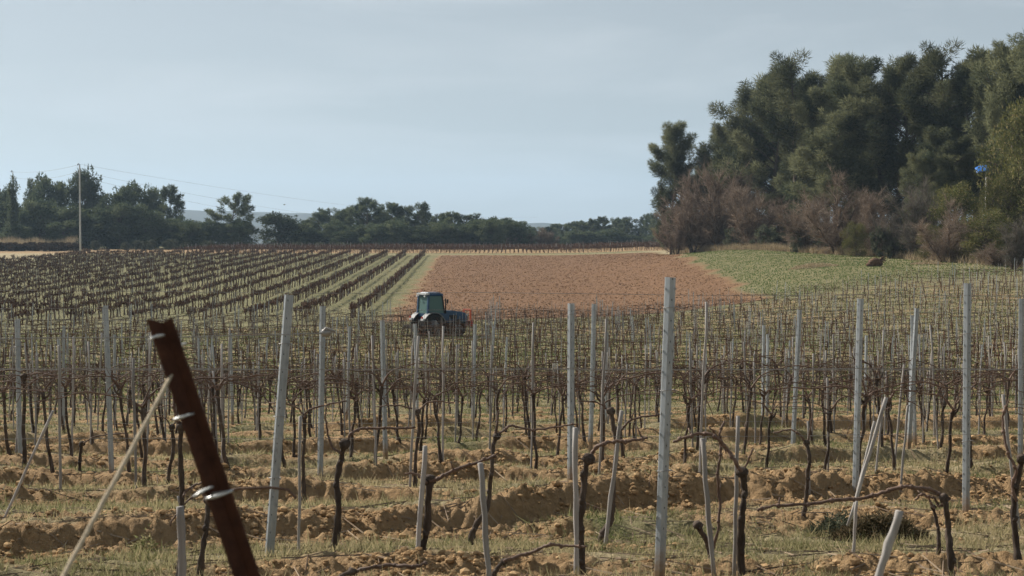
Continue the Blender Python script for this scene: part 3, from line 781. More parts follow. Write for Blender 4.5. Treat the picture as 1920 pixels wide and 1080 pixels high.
# ------------------------------------------------------------------ grass, straw, clods
def blades(n, xr, yr, hfun, wfun, mat, name, label, keep, tintf, seed, power=1.):
    g = np.random.default_rng(seed)
    y = yr[0]*(yr[1]/yr[0])**(g.random(n)**power)
    x = (g.random(n)*2-1)*(.38*y+.6) if xr is None else g.uniform(xr[0], xr[1], n)
    z, pl, gr, dr, am, so = ground_fields(x, y)
    k = g.random(n) < keep(x, y, pl, gr, dr, so)
    x, y, z, dr = x[k], y[k], z[k], dr[k]; n = len(x)
    D = nrm(np.stack([g.normal(0,.55,n), g.normal(0,.55,n), np.ones(n)], 1))
    h = hfun(y, g, n)
    Vv, t = leaves(np.stack([x,y,z-.005],1), D, h, wfun(y), tintf(dr, g, n), g)
    return stuff(name, Vv, 3, mat, t, label, 'grass')
clump = lambda x, y: np.clip(.5+1.4*perlin(x*2.6+3, y*2.6), 0, 1)
blades(420000, None, (6.0,40), lambda y,g,n: g.uniform(.025,.10,n)*(1+.8*(g.random(n)<.05)), lambda y: .0032+.0005*y, M['grass'], 'grass', 'short green and dry grass between the near vine rows',
  lambda x,y,pl,gr,dr,so: np.clip(gr*1.2-.1,0,1)*clump(x,y), lambda dr,g,n: dr*.95+g.normal(0,.25,n)-.02, 21)
blades(120000, None, (38,100), lambda y,g,n: g.uniform(.05,.16,n), lambda y: .02+.0005*y, M['grass'], 'grass', 'low grass covering the green middle slope among the vines',
  lambda x,y,pl,gr,dr,so: np.clip(gr,0,1)*(y<front_edge(x)), lambda dr,g,n: dr*.5+g.normal(0,.2,n)-.08, 22)
M['meadowgrass'] = foliage('meadow_blades', (.085,.125,.040), (.27,.265,.13), None, .5, 0)
blades(90000, (14,62), (100,200), lambda y,g,n: g.uniform(.04,.13,n), lambda y: np.full_like(y,.09), M['meadowgrass'], 'grass', 'grass of the meadow below the pine wood',
  lambda x,y,pl,gr,dr,so: (y>front_edge(x)+1)*(pl<.2)*(x>plough_r(y))*.8, lambda dr,g,n: dr*.45+g.normal(0,.2,n)-.05, 23)
def edge_y(x): return np.interp(x, [20,26,30,35,40,45,50,60,75], [222,206,182,160,142,128,121,114,108])   # front of the wood
gs = np.random.default_rng(31); n = 40000
x = gs.uniform(24,70,n); y = edge_y(x)-gs.random(n)**1.5*np.where(x>38,20,5)+1.0
kk = clump(x*.25, y*.25) > gs.random(n)*.8; x, y = x[kk], y[kk]; n = len(x)
Vv, tt = leaves(np.stack([x,y,zg(x,y)],1), nrm(np.stack([gs.normal(0,.3,n),gs.normal(0,.3,n),np.ones(n)],1)), gs.uniform(.35,1.15,n), np.full(n,.06), gs.random(n), gs)
stuff('dry_grass', Vv, 3, M['straw'], tt, 'tall dry straw grass along the foot of the pine wood', 'grass')
n = 5000; x = gs.uniform(-112,-88,n); y = gs.uniform(284,290,n)
Vv, tt = leaves(np.stack([x,y,zg(x,y)],1), nrm(np.stack([gs.normal(0,.12,n),gs.normal(0,.12,n),np.ones(n)],1)), gs.uniform(1.2,2.4,n)*np.clip(1.2+.5*perlin(x*.2,1.0),.5,1.5), np.full(n,.11), gs.random(n), gs)
stuff('reeds', Vv, 3, M['straw'], tt, 'pale reeds in a band below the trees at far left', 'reeds')
# clods
bm = bmesh.new(); bmesh.ops.create_icosphere(bm, subdivisions=1, radius=1)
ico = np.array([[tuple(v.co) for v in f.verts] for f in bm.faces]); bm.free()
n = 170000; y = 6.0*(34/6.0)**gs.random(n); x = (gs.random(n)*2-1)*(.38*y+.5)
z, pl, gr, dr, am, so = ground_fields(x, y); kk = gs.random(n) < np.clip(so*1.5-.35, 0, 1)*np.clip(.4+1.6*perlin(x*1.3,y*1.3+2),0,1)+.004
x, y, z = x[kk], y[kk], z[kk]; n = len(x)
sz = gs.lognormal(-4.75,.55,n).clip(.004,.036)*(.6+.04*y)
cl = []
for j in range(6):
    cl.append(ico*np.array([1.2,1.0,.72])*(1+.28*perlin(ico[...,0]*1.7+j*9, ico[...,1]*1.7+ico[...,2]*2.1))[...,None])
Vv = tile(cl, np.stack([x,y,z+sz*.25],1), gs.uniform(0,6.28,n), sz, gs)
stuff('soil_clods', Vv, 3, M['clod'], rtint(len(Vv), 60, gs), 'crumbled ochre soil clods and stones on the tilled strips', 'soil')
n = 2600; y = 6.3*(24/6.3)**gs.random(n); x = (gs.random(n)*2-1)*(.38*y+.5); th = gs.uniform(0,3.14,n)
L_ = gs.uniform(.08,.45,n); dx, dy = np.cos(th)*L_, np.sin(th)*L_
p0 = np.stack([x-dx/2, y-dy/2, zg(x-dx/2,y-dy/2)+.008], 1); p1 = np.stack([x+dx/2, y+dy/2, zg(x+dx/2,y+dy/2)+.012], 1); w_ = .0035+.0002*y[:,None]
up = np.array([0,0,1.]); sd_ = nrm(np.cross(p1-p0, up))*w_; uu = up*w_*1.4
tri = []
for a_, b2 in ((sd_,-sd_),(-sd_,uu),(uu,sd_)): tri.append(np.stack([p0+a_, p0+b2, p1+b2*.6, p1+a_*.6], 1))
M['litter'] = foliage('dead_canes', (.09,.06,.045), (.30,.235,.17), None, .0, 0)
Vv = np.concatenate(tri, 1).reshape(-1,3)
stuff('pruned_canes', Vv, 4, M['litter'], rtint(len(Vv), 12, gs), 'pruned cane litter lying on the ground of the near rows', 'cane litter')
n = 22000; y = gs.uniform(94,247,n); x = gs.uniform(-12,26,n); kk = ground_fields(x,y)[1] > .6
x, y = x[kk], y[kk]; n = len(x); sz = gs.lognormal(-3.15,.35,n).clip(.025,.08)
Vv = tile(cl, np.stack([x,y,zg(x,y)+sz*.15],1), gs.uniform(0,6.28,n), sz, gs)
M['pclod'] = foliage('plough_clod', (.115,.062,.034), (.205,.122,.070), (.27,.175,.11), .0, 0)
stuff('plough_clods', Vv, 3, M['pclod'], rtint(len(Vv), 60, gs), 'reddish turned clods strewn over the ploughed field', 'soil')

# ------------------------------------------------------------------ trees
def tube_np(pts, r0, r1, sides=7): mb = MB(); mb.tube(pts, taper(len(pts), r0, r1), sides, .08); return mb
def pine_proto(seed, h=18., w=7., t0=.22, nb=58, per=560, L=.48, Wd=.078, flat=False, sparse=0.):
    g = np.random.default_rng(seed); random.seed(seed)
    lean = g.normal(0,.05,2)*h
    mb = MB(); tp = [Vector((lean[0]*t*t, lean[1]*t*t, h*.93*t-.3*(t == 0))) for t in np.linspace(0,1,9)]
    mb.tube(tp, taper(9, h*.017, h*.003), 8, .08)
    Vs, Ts = [], []
    for i in range(nb):
        t = t0+(1-t0)*(i+g.random())/nb; t = min(t, .985)
        env = math.sin(math.pi*min(1, (t-t0)/(1-t0)*.62+.30))**.8*(1-.25*max(0,t-.8)/.2)
        if flat: env = (.55+.45*math.sin(math.pi*min(1,(t-t0)/(1-t0)*.8+.15)))
        rad = w*.5*env*g.uniform(.45,1.12); ang = g.uniform(0, 2*math.pi)
        base = np.array([lean[0]*t*t, lean[1]*t*t, h*t]); o = np.array([math.cos(ang), math.sin(ang), 0])
        tip = base+o*rad+np.array([0,0,rad*g.uniform(.05,.5)])
        st = Vector(base-np.array([0,0,rad*.25])); mb.tube([st, Vector((base+tip)/2)-Vector((0,0,rad*.05)), Vector(tip)], [h*.0045,h*.003,h*.0015], 5, .1)
        ax = nrm(o*.6+np.array([0,0,g.uniform(.5,1.1)])); ct = g.uniform(.1,.9)
        m_ = int(per*g.uniform(.55,1.25)*(1-sparse*g.random()))
        plen, prad = h*g.uniform(.045,.075), h*g.uniform(.036,.062)
        al = g.uniform(-1,1,m_); q = nrm(g.normal(size=(m_,3)))*(g.random(m_)**.38)[:,None]
        q = q*np.array([prad,prad,prad*.8]); pos = tip+ax*(al*plen)[:,None]*.9+q*(1-.55*al**2)[:,None]
        dr = nrm(nrm(q)*.9+ax*.5+g.normal(0,.45,(m_,3)))
        v, tt_ = leaves(pos, dr, g.uniform(.7,1.3,m_)*L*h/18, Wd*h/18, ct+g.normal(0,.15,m_), g)
        Vs.append(v); Ts.append(tt_)
    return mb.mesh('trunk', M['pinebark']), np.concatenate(Vs), np.concatenate(Ts)
def round_proto(seed, h=10., w=9., nb=60, per=150, L=.5, Wd=.30, t0=.12):
    g = np.random.default_rng(seed); random.seed(seed)
    mb = MB(); tp = [Vector((g.normal(0,.1)*t*2, g.normal(0,.1)*t*2, h*.8*t-.3*(t == 0))) for t in np.linspace(0,1,7)]
    mb.tube(tp, taper(7, h*.022, h*.004), 7, .08)
    Vs, Ts = [], []
    for i in range(nb):
        t = t0+(1-t0)*g.random()**.85; env = math.sqrt(max(.03, 1-((t-.5)/.55)**2)); ang = g.uniform(0,2*math.pi)
        rad = w*.5*env*g.uniform(.35,1.05)
        c = np.array([math.cos(ang)*rad, math.sin(ang)*rad, h*t*g.uniform(.93,1.03)])
        if rad > .3: mb.tube([Vector((0,0,h*t*.7)), Vector(c*.5+np.array([0,0,h*t*.4])), Vector(c)], [h*.006,h*.004,h*.002], 5, .1)
        m_ = int(per*g.uniform(.5,1.3)); rb = h*g.uniform(.08,.15)
        q = nrm(g.normal(size=(m_,3)))*(g.random(m_)**.4)[:,None]*rb*np.array([1.1,1.1,.85]); dr = nrm(nrm(q)+g.normal(0,.6,(m_,3))+np.array([0,0,.35]))
        v, tt_ = leaves(c+q, dr, g.uniform(.6,1.3,m_)*L, Wd, g.uniform(.1,.85)+g.normal(0,.15,m_), g); Vs.append(v); Ts.append(tt_)
    return mb.mesh('trunk', M['pinebark']), np.concatenate(Vs), np.concatenate(Ts)
def bare_proto(seed, h=7., w=7., stems=11, tw=8500, wd=.034):
    g = np.random.default_rng(seed); random.seed(seed); mb = MB(); Vs, Ts = [], []
    nodes = []
    for s in range(stems):
        ang = g.uniform(0,2*math.pi); o = np.array([math.cos(ang), math.sin(ang), 0]); sp_ = g.uniform(.15,1.)
        hh = h*(1-.45*sp_**2)*g.uniform(.75,1.)
        pts = [np.array([o[0]*.2,o[1]*.2,-.2])+o*(w*.5*sp_*t**1.3)+np.array([g.normal(0,.12),g.normal(0,.12),hh*t]) for t in np.linspace(0,1,7)]
        mb.tube([Vector(p) for p in pts], taper(7, h*.012, h*.0025), 5, .1)
        for p, q in zip(pts[1:-1], pts[2:]):
            for _ in range(7): nodes.append((p+(q-p)*g.random(), nrm(q-p), .3+.1*g.random()))
    nodes2 = []
    for p, d, _ in nodes:
        dd = nrm(d*.8+g.normal(0,.6,3)+np.array([0,0,.25])); L = h*g.uniform(.10,.24); e = p+dd*L; nodes2.append((p, e, dd))
    i = g.integers(0, len(nodes2), tw); Pp = np.array([nodes2[k][0] for k in i]); E = np.array([nodes2[k][1] for k in i]); Dd = np.array([nodes2[k][2] for k in i])
    u = g.random(tw)[:,None]; pos = Pp+(E-Pp)*u
    dr = nrm(Dd*.9+g.normal(0,.55,(tw,3))+np.array([0,0,.2]))
    v, tt_ = leaves(pos, dr, h*g.uniform(.05,.16,tw), wd, np.repeat(g.random(len(nodes2)),1)[i]*.7+g.random(tw)*.3, g); Vs.append(v); Ts.append(tt_)
    a0 = np.array([n_[0] for n_ in nodes2]); d0 = np.array([n_[2] for n_ in nodes2]); l0 = np.array([np.linalg.norm(n_[1]-n_[0]) for n_ in nodes2])
    v, tt_ = leaves(a0, d0, l0*1.1, wd*1.6, g.random(len(a0))*.5, g); Vs.append(v); Ts.append(tt_)
    return mb.mesh('trunk', M['pinebark']), np.concatenate(Vs), np.concatenate(Ts)
def crown_mesh(pr, mat): return npmesh('crown', pr[1], 3, M[mat], pr[2])
class Kind:
    def __init__(s, name, cat, protos, mat, h, w):
        s.name, s.cat, s.h, s.w = name, cat, h, w
        s.m = [(p[0], crown_mesh(p, mat)) for p in protos]; s.i = 0
    def put(s, x, top, wpx, D, label, group=None, base=None):
        X = (x-HX)/F*D; z0 = zg1(X, D)-.1; zt = P(x, top, D).z
        H = max(.4, zt-z0); Wm = wpx/F*D
        tk, cr = s.m[s.i % len(s.m)]; s.i += 1
        t_ = thing(s.name, label, s.cat, (X, D, z0), random.uniform(0,6.28), group)
        t_.scale = (Wm/s.w, Wm/s.w, H/s.h)
        link('trunk', tk, t_); link('crown', cr, t_); return t_
K = {}
K['pine'] = Kind('pine_tree', 'pine tree', [pine_proto(101,nb=46,t0=.34), pine_proto(102,nb=44,t0=.4), pine_proto(103,w=8,nb=48,t0=.3), pine_proto(104,nb=42,t0=.36,sparse=.3), pine_proto(105,nb=50,t0=.27)], 'pine', 18, 7.6)
K['low'] = Kind('pine_tree', 'pine tree', [pine_proto(107,nb=64,t0=.04)], 'pine', 18, 7.6)
K['airy'] = Kind('pine_tree', 'pine tree', [pine_proto(111,nb=62,t0=.12,per=300,flat=True), pine_proto(112,nb=58,t0=.2,per=300,flat=True)], 'pine', 18, 8.2)
K['farpine'] = Kind('pine_tree', 'pine tree', [pine_proto(121,h=12,w=7,nb=64,per=130,L=.9,Wd=.25,t0=.05), pine_proto(122,h=12,w=8,nb=60,per=130,L=.9,Wd=.25,t0=.08,flat=True), pine_proto(123,h=12,w=7.5,nb=66,per=120,L=.9,Wd=.25,t0=.03)], 'pine_far', 12, 7.6)
K['farround'] = Kind('leafy_tree', 'tree', [round_proto(131,nb=70,per=130,L=.5,Wd=.3,t0=.03), round_proto(132,nb=62,per=130,L=.5,Wd=.3,t0=.02), round_proto(133,nb=78,per=130,L=.5,Wd=.3,t0=.03)], 'pine_far', 10, 9.4)
K['olive'] = Kind('shrub', 'shrub', [round_proto(141,h=3,w=3.6,nb=34,per=70,L=.3,Wd=.16,t0=.1), round_proto(142,h=3,w=4,nb=34,per=70,L=.3,Wd=.16,t0=.1)], 'olive', 3, 3.8)
K['broad'] = Kind('leafy_tree', 'tree', [round_proto(151,h=9,w=8,nb=80,per=170,L=.22,Wd=.13,t0=.03), round_proto(152,h=9,w=8,nb=80,per=160,L=.22,Wd=.13,t0=.02)], 'broad', 9, 8.4)
K['brown'] = Kind('bare_bush', 'bush', [bare_proto(161), bare_proto(162,stems=11), bare_proto(163,stems=8)], 'brown', 7.4, 7.4)
K['grey'] = Kind('bare_bush', 'bush', [bare_proto(171,stems=12), bare_proto(172,stems=10)], 'greyt', 7.4, 7.4)
K['farbrown'] = Kind('bare_bush', 'bush', [bare_proto(181,tw=2500,wd=.09), bare_proto(182,tw=2500,wd=.09)], 'brown', 7.4, 7.4)
K['rusty'] = Kind('bush', 'bush', [round_proto(191,h=2,w=1.3,nb=24,per=50,L=.16,Wd=.1,t0=.1)], 'rusty_leaf', 2, 1.4)
K['ivy'] = Kind('ivy_column', 'ivy', [round_proto(195,h=10,w=2.4,nb=44,per=70,L=.5,Wd=.3,t0=.02)], 'pine_far', 10, 2.8)
random.seed(77)
# right wood, front edge oblique: far on its left, near on its right
WG = 'tall pines of the wood on the right'
for kind, x, top, w, D, lab in [
 ('low',1282,240,110,218,'leftmost pine of the wood, airy crown standing out against the sky'),
 ('low',1258,282,70,214,'low leaning pine at the outer left tip of the wood'),
 ('pine',1335,245,110,214,'slim pine second from the left end of the wood'),
 ('pine',1390,160,150,204,'pine at the left shoulder of the wood, rising in a step above the leftmost one'),
 ('pine',1445,150,150,198,'dense pine between the left shoulder and the tallest left peak of the wood'),
 ('pine',1492,118,150,186,'pine forming the left peak of the wood'),
 ('pine',1550,126,150,182,'pine left of the dark notch in the wood'),
 ('pine',1603,140,110,186,'recessed pine in the dark notch of the wood'),
 ('pine',1655,122,160,170,'broad olive-lit pine right of the dark notch in the wood'),
 ('pine',1712,116,150,168,'tall pine in the middle of the right part of the wood'),
 ('pine',1770,101,160,164,'tall pine above the left of the blue canopy'),
 ('pine',1835,106,150,160,'tall pine directly above the blue canopy'),
 ('pine',1885,100,140,156,'tall pine above the yellow-green tree at the right edge'),
 ('pine',1930,76,160,152,'tallest pine of the wood, cut by the right picture edge')]:
    K[kind].put(x, top, w, D, lab, WG)
for x, top, w, D in [(2000,70,170,150),(2080,90,170,148),(1565,225,150,172),(1745,290,90,152),(1795,250,120,154)]:
    K['pine'].put(x, top, w, D, 'lower pine in front of the tall crowns of the wood', 'lower pines of the wood')
for x, top, w, D in [(1345,300,130,232),(1400,230,150,225),(1460,190,150,215),(1530,180,150,210),(1600,180,160,205),(1680,170,160,200),(1750,160,160,192),(1830,160,160,188),(1910,150,160,182),(1990,150,170,178),(1400,320,170,215),(1500,300,170,198),(1600,300,170,186),(1700,300,170,178),(1800,290,170,170),(1900,280,170,165)]:
    K['pine'].put(x, top, w, D, 'shaded pine deep inside the wood behind the front pines', 'inner pines of the wood')
for x in range(1290, 2000, 34):
    K['farround'].put(x, 415+random.uniform(-12,10), 60, np.interp(x,[1290,1950],[240,188]), 'dark thicket deep under the pines of the wood', 'dark thicket under the pines')
BG = 'bare brown bushes along the wood edge'
for k_, x, top, w, D, lab in [
 ('brown',1345,300,168,198,'large reddish brown bare bush under the leftmost pines'),
 ('brown',1300,328,134,202,'brown bare bush at the left end of the wood edge'),
 ('brown',1268,393,78,201,'small brown bare bush at the outer left tip of the wood'),
 ('brown',1405,333,145,189,'brown bare bush below the left shoulder of the wood'),
 ('brown',1570,323,190,157,'broad pale brown bare bush in the middle of the wood edge'),
 ('brown',1640,353,123,149,'brown bare bush right of the broad pale one'),
 ('brown',1515,358,123,165,'brown bare bush left of the broad pale one'),
 ('grey',1715,338,145,139,'tall grey bare bush reaching down to the meadow'),
 ('grey',1680,388,100,143,'smaller grey bare bush left of the tall grey one'),
 ('brown',1770,373,134,129,'brown bare bush left of the yellow-green tree'),
 ('grey',1900,408,123,115,'grey bare bush near the right picture edge')]:
    K[k_].put(x, top, w, D, lab, BG)
for x, w, D, top in [(1290,60,212,435),(1325,70,205,425),(1375,70,196,430),(1430,70,186,430),(1455,60,180,440),(1500,80,172,425),(1545,70,164,430),(1600,80,157,430),(1655,80,150,430),(1745,80,138,430),(1800,90,130,440),(1870,100,121,455),(1920,100,119,450)]:
    K['brown'].put(x, top, w, D, 'low brown brush at the foot of the wood', 'low brush at the foot of the wood')
K['broad'].put(1915,205,150,132,'yellow-green leafy tree at the right picture edge')
K['broad'].put(1890,334,100,130,'yellow-green bushy tree below the blue canopy')
K['broad'].put(1790,352,100,136,'olive-green bushy tree left of the blue canopy post')
K['broad'].put(1845,400,120,126,'olive bushy shrub at the foot of the yellow-green tree')
K['broad'].put(1858,346,44,131,'small leafy bush hiding the foot of the blue canopy post')
K['broad'].put(1990,220,170,128,'yellow-green tree beyond the right picture edge')
K['olive'].put(1540,425,55,162,'green shrub between the brown bushes of the wood edge')
K['olive'].put(1470,440,50,176,'small green shrub low under the left peak of the wood')
K['olive'].put(1710,440,70,141,'dark green shrub at the foot of the tall grey bush')
for x, top, w, D in [(1435,425,50,178),(1500,430,44,165),(1605,420,52,148),(1655,430,48,142),(1745,425,56,132),(1372,430,44,190)]:
    K['broad' if w > 50 else 'olive'].put(x, top, w, D, 'dark green undergrowth shrub between the bare bushes', 'green undergrowth between the bare bushes')
K['rusty'].put(1385,456,22,190,'small rust-orange bush at the foot of the wood')
K['rusty'].put(1468,472,14,178,'tiny rust-orange bush right of the larger one')

# belt of trees beyond the vineyards
LG = 'trees left of the power pole'
for k_, x, top, w, D, lab in [
 ('farround',160,326,75,322,'tall rounded tree directly behind the power pole'),
 ('farround',100,336,85,325,'broad rounded tree left of the power pole'),
 ('farround',62,346,45,328,'smaller pale tree between the broad tree and the ivy column'),
 ('farround',10,358,60,315,'dark tree at the left picture edge'),
 ('farround',240,348,80,318,'tall dark tree right of the power pole'),
 ('farround',205,372,60,310,'lower dark tree close right of the power pole'),
 ('farround',285,358,60,322,'tree in the middle of the group right of the power pole'),
 ('farpine',318,354,60,316,'rounded pine at the right end of the left group'),
 ('farpine',432,370,75,312,'lone airy pine with layered crown before the blue hills'),
 ('farround',522,403,95,318,'low round dark tree left of the central belt'),
 ]: K[k_].put(x, top, w, D, lab, 'trees of the left group')
for x, top, w, D in [(25,385,90,306),(75,380,90,304),(130,390,90,304),(180,395,80,302),(-40,360,110,310),(225,385,80,302),(270,390,80,303),(330,412,80,304),(365,415,70,306),(395,418,70,308),(450,415,70,308),(120,415,80,298),(30,420,80,298),(355,420,60,300)]:
    K['farround'].put(x, top, w, D, 'dark undergrowth tree in the left group below the taller crowns', 'undergrowth trees of the left group')
K['ivy'].put(25,338,17,296,'narrow ivy-covered column at the far left')
cg = 'trees of the central belt'
for k_, x, top, w, D, lab in [
 ('farpine',690,376,70,335,'tallest dark pine of the central belt'),
 ('farpine',738,385,65,338,'dark pine right of the tallest one in the central belt'),
 ('farpine',778,386,55,336,'pine with a pointed crown left of the dip in the central belt')]:
    K[k_].put(x, top, w, D, lab, cg)
random.seed(5)
belt = [(575,416),(600,402),(625,396),(648,391),(668,388),(712,390),(758,392),(800,404),(822,404),(848,401),(870,405),(893,411),(915,410),(940,412),(958,416),(972,428)]
for x, top in belt:
    K[random.choice(('farpine','farround','farpine'))].put(x, top, random.uniform(48,66), random.uniform(338,352), 'dark green tree among the crowns of the central belt', cg)
for x in range(560, 985, 30):
    K['farround'].put(x+random.uniform(-8,8), 425+random.uniform(-12,10), random.uniform(50,70), random.uniform(322,332), 'lower bushy tree along the front of the central belt', 'lower trees of the central belt')
for x, top, w in [(985,432,42),(1015,424,44),(965,438,40),(860,432,44),(945,440,36),(1030,432,40)]:
    K['farbrown'].put(x, top, w, 330, 'reddish bare bush beside the gap in the tree belt', 'bare bushes beside the gap')
for x in range(1010, 1330, 15):
    top = np.interp(x, [1000,1030,1080,1150,1200,1250,1300],[430,422,416,409,407,404,402])+random.uniform(-4,6)
    K['farpine'].put(x+random.uniform(-5,5), top, random.uniform(32,46), random.uniform(420,455), 'small dark pine of the distant belt between the gap and the wood', 'pines of the distant right belt')
for x in range(1005, 1320, 22):
    K['farround'].put(x, 438+random.uniform(-8,6), random.uniform(36,50), random.uniform(405,415), 'low bush along the foot of the distant right belt', 'low bushes of the distant right belt')
for x, top, w, D in [(262,452,26,288),(285,450,24,290),(322,450,30,290),(350,455,24,288),(392,452,28,290),(236,455,22,288),(420,458,24,290),(520,457,26,292),(560,456,28,292),(600,455,30,294),(640,455,26,296),(180,452,24,288),(145,450,24,288)]:
    K['olive'].put(x, top, w, D, 'pale grey-green shrub at the foot of the left trees', 'pale shrubs at the foot of the left trees')
M['hedge'] = foliage('hedge_leaves', (.05,.036,.026), (.12,.085,.06), None, .15)
K['hedge'] = Kind('hedge_bush', 'bush', [round_proto(197,h=2,w=5,nb=50,per=60,L=.35,Wd=.2,t0=.03), round_proto(198,h=2,w=5,nb=50,per=60,L=.35,Wd=.2,t0=.03)], 'hedge', 2, 5)
for x, w in [(-40,60),(-8,60),(22,60),(52,60),(82,60),(108,56),(132,44)]:
    K['hedge'].put(x, 456, w, 279, 'low brown hedge bush in front of the pale reeds', 'hedge bushes in front of the pale reeds')
# continuation of the belt outside the frame
for x in (-90,-150,2000): pass

# ------------------------------------------------------------------ utility poles and lines, bird
def pole(x, top, D, label, r=.13):
    X = (x-HX)/F*D; z0 = zg1(X, D)-.3; H = P(x, top, D).z-z0
    t_ = thing('utility_pole', label, 'utility pole', (X, D, z0))
    mb = MB(); mb.tube([(0,0,H*k/6) for k in range(7)], taper(7, r, r*.72), 8); mb.build('pole', M['pole'], t_)
    mb = MB(); mb.tube(smooth_path([(0,0,H-.3),(-.05,0,H+.1),(-.2,0,H+.22),(-.32,0,H+.1)],3), .06, 6); mb.blob((-.32,0,H+.02), (.12,.12,.16), 2, .02); mb.build('bracket', M['wireline'], t_)
    mb = MB(); mb.blob((.0,-.16,H-1.2), (.09,.09,.16), 2, .02); mb.blob((0,-.16,H-2.2), (.09,.09,.16), 2, .02); mb.build('insulator', M['pale'], t_)
    return Vector((X, D, z0+H))
A1 = pole(151,309,258,'tall pale power pole with small hooked top, left background',.17)
A0 = pole(26,322,300,'second slim pole sticking out above the ivy column at far left',.12)
pole_far = P(1010,446,620)
def line(a, b, sag, label):
    mb = MB(); n = 24; a, b = Vector(a), Vector(b)
    mb.tube([a.lerp(b, i/n)-a-Vector((0,0,4*sag*(i/n)*(1-i/n))) for i in range(n+1)], 0.017, 4, 0)
    tag(mb.build('power_line', M['wireline'], None, True, a), label, 'power line', 'power lines')
line(A1+Vector((0,0,.1)), A0+Vector((0,0,0)), .6, 'thin power line from the tall pole to the slim pole at left')
line(A1+Vector((0,-.2,-1.2)), A0+Vector((0,0,-1.2)), .8, 'lower thin power line from the tall pole to the slim pole at left')
line(A1+Vector((0,0,.1)), pole_far+Vector((0,0,9)), 3., 'uppermost power line running right from the tall pole over the trees')
line(A1+Vector((0,0,-1.2)), pole_far+Vector((0,0,6)), 5., 'middle power line running right from the tall pole over the trees')
line(A1+Vector((0,0,-2.2)), pole_far+Vector((0,0,3)), 6., 'lowest power line running right from the tall pole over the trees')
bp = P(533,384,190); mb = MB()
mb.tube([(-.16,0,0),(-.08,0,.01),(.05,0,0),(.14,0,.02),(.19,0,.01)], [.01,.045,.05,.03,.008], 7)
o = thing('bird', 'tiny dark bird gliding above the trees left of centre', 'bird', bp, .4); mb.build('body', M['bird'], o)
for s in (1,-1):
    mb = MB(); mb.tube([(0,0,.01),(.03,.16*s,.06),(-.03,.34*s,.03)], [.035,.03,.008], 5); mb.v = [Vector((v.x, v.y, v.z)) for v in mb.v]; mb.build('wing', M['bird'], o)

# ------------------------------------------------------------------ canopy, stump, brush pile, weeds
c0 = P(1841,315,136); zc = zg1(c0.x, c0.y)
t = thing('canopy', 'small bright blue canopy on a pale post among the pines', 'canopy', (c0.x, c0.y, zc))
hC = c0.z-zc
mb = MB(); nn_ = 7
for i in range(nn_):
    for j in range(nn_):
        u, v = i/(nn_-1)-.5, j/(nn_-1)-.5
        mb.v.append(Vector((u*1.15+v*.15, v*1.2, hC+u*.26+v*.62-.12*(abs(u)**2+abs(v)**2)*2+.03*math.sin(9*u+5*v))))
for i in range(nn_-1):
    for j in range(nn_-1):
        a0 = i*nn_+j; mb.f.append((a0,a0+nn_,a0+nn_+1,a0+1)); mb.mi.append(0)
o = mb.build('tarp', M['tarp'], t); sm = o.modifiers.new('thick','SOLIDIFY'); sm.thickness = .025
mb = MB(); mb.tube([(.42,0,0),(.42,0,hC*.5),(.42,0,hC)], .07, 8); mb.build('post', M['pole'], t)
def stump_thing(x, y, D, label):
    X = (x-HX)/F*D; z0 = zg1(X, D); t_ = thing('tree_stump', label, 'stump', (X, D, z0))
    mb = MB(); mb.blob((0,0,.28), (.62,.45,.42), 3, .12); mb.blob((-.35,0,.12), (.5,.4,.24), 2, .2); mb.build('stump', M['stump'], t_)
    mb = MB()
    for k in range(9):
        a_ = random.uniform(0,6.28); dz = random.uniform(-.1,.5)
        p0 = Vector((math.cos(a_)*.3, math.sin(a_)*.25, .3)); p1 = p0+Vector((math.cos(a_)*.35, math.sin(a_)*.3, dz)); p2 = p1+Vector((math.cos(a_)*.25, math.sin(a_)*.2, -.12))
        mb.tube(smooth_path([p0,p1,p2],3), taper(7,.10,.02), 6, .15)
    mb.build('root', M['stump'], t_)
stump_thing(1641,522,121,'dark uprooted tree stump lying on the meadow at right')
gs = np.random.default_rng(41)
def weed(x, y, D, n, r, h, mat, label, name='weed_clump', cat='weeds'):
    p = P(x, y, D); z0 = zg1(p.x, D); ang = gs.uniform(0,6.28,n); rad = r*np.sqrt(gs.random(n))
    pos = np.stack([np.cos(ang)*rad, np.sin(ang)*rad*.7, np.zeros(n)], 1)
    zz_ = zg(p.x+pos[:,0], D+pos[:,1])-z0; pos[:,2] = zz_+gs.random(n)*h*.45*(1-(rad/r)**2)
    dr = nrm(np.stack([np.cos(ang)*rad/r*.6+gs.normal(0,.7,n), np.sin(ang)*rad/r*.4+gs.normal(0,.7,n), gs.uniform(-.1,1.1,n)], 1))
    pos[:,2] += gs.random(n)*h*.45*(1-(rad/r)**2)
    v, t_ = leaves(pos, dr, gs.uniform(.15,.6,n)**1.5*h*.75, np.full(n, .008+.0008*D), gs.random(n), gs)
    return tag(link(name, npmesh(name, v, 3, M[mat], t_), None, (p.x, D, z0)), label, cat)
M['weedleaf'] = foliage('weed_leaves', (.045,.042,.024), (.13,.10,.06), (.22,.16,.10), .25, 0)
weed(1650,1000,9.4,8000,.30,.21,'weedleaf','dark weedy clump between the vines right of centre')
weed(1575,985,9.7,900,.22,.2,'olive','grey-green weed tuft left of the dark weedy clump')
weed(270,1042,8.6,160,.07,.2,'grass','small bright grass tuft at the foot of the shaded bank, bottom left')
weed(680,897,15.2,700,.28,.16,'olive','low bluish green weed tuft left of centre near the soil bank')
weed(1525,523,126,1600,2.2,.5,'straw','pale heap of dry grass on the meadow')
weed(1740,522,124,900,1.6,.5,'straw','smaller straw heap on the meadow right of the stump','weed_clump')

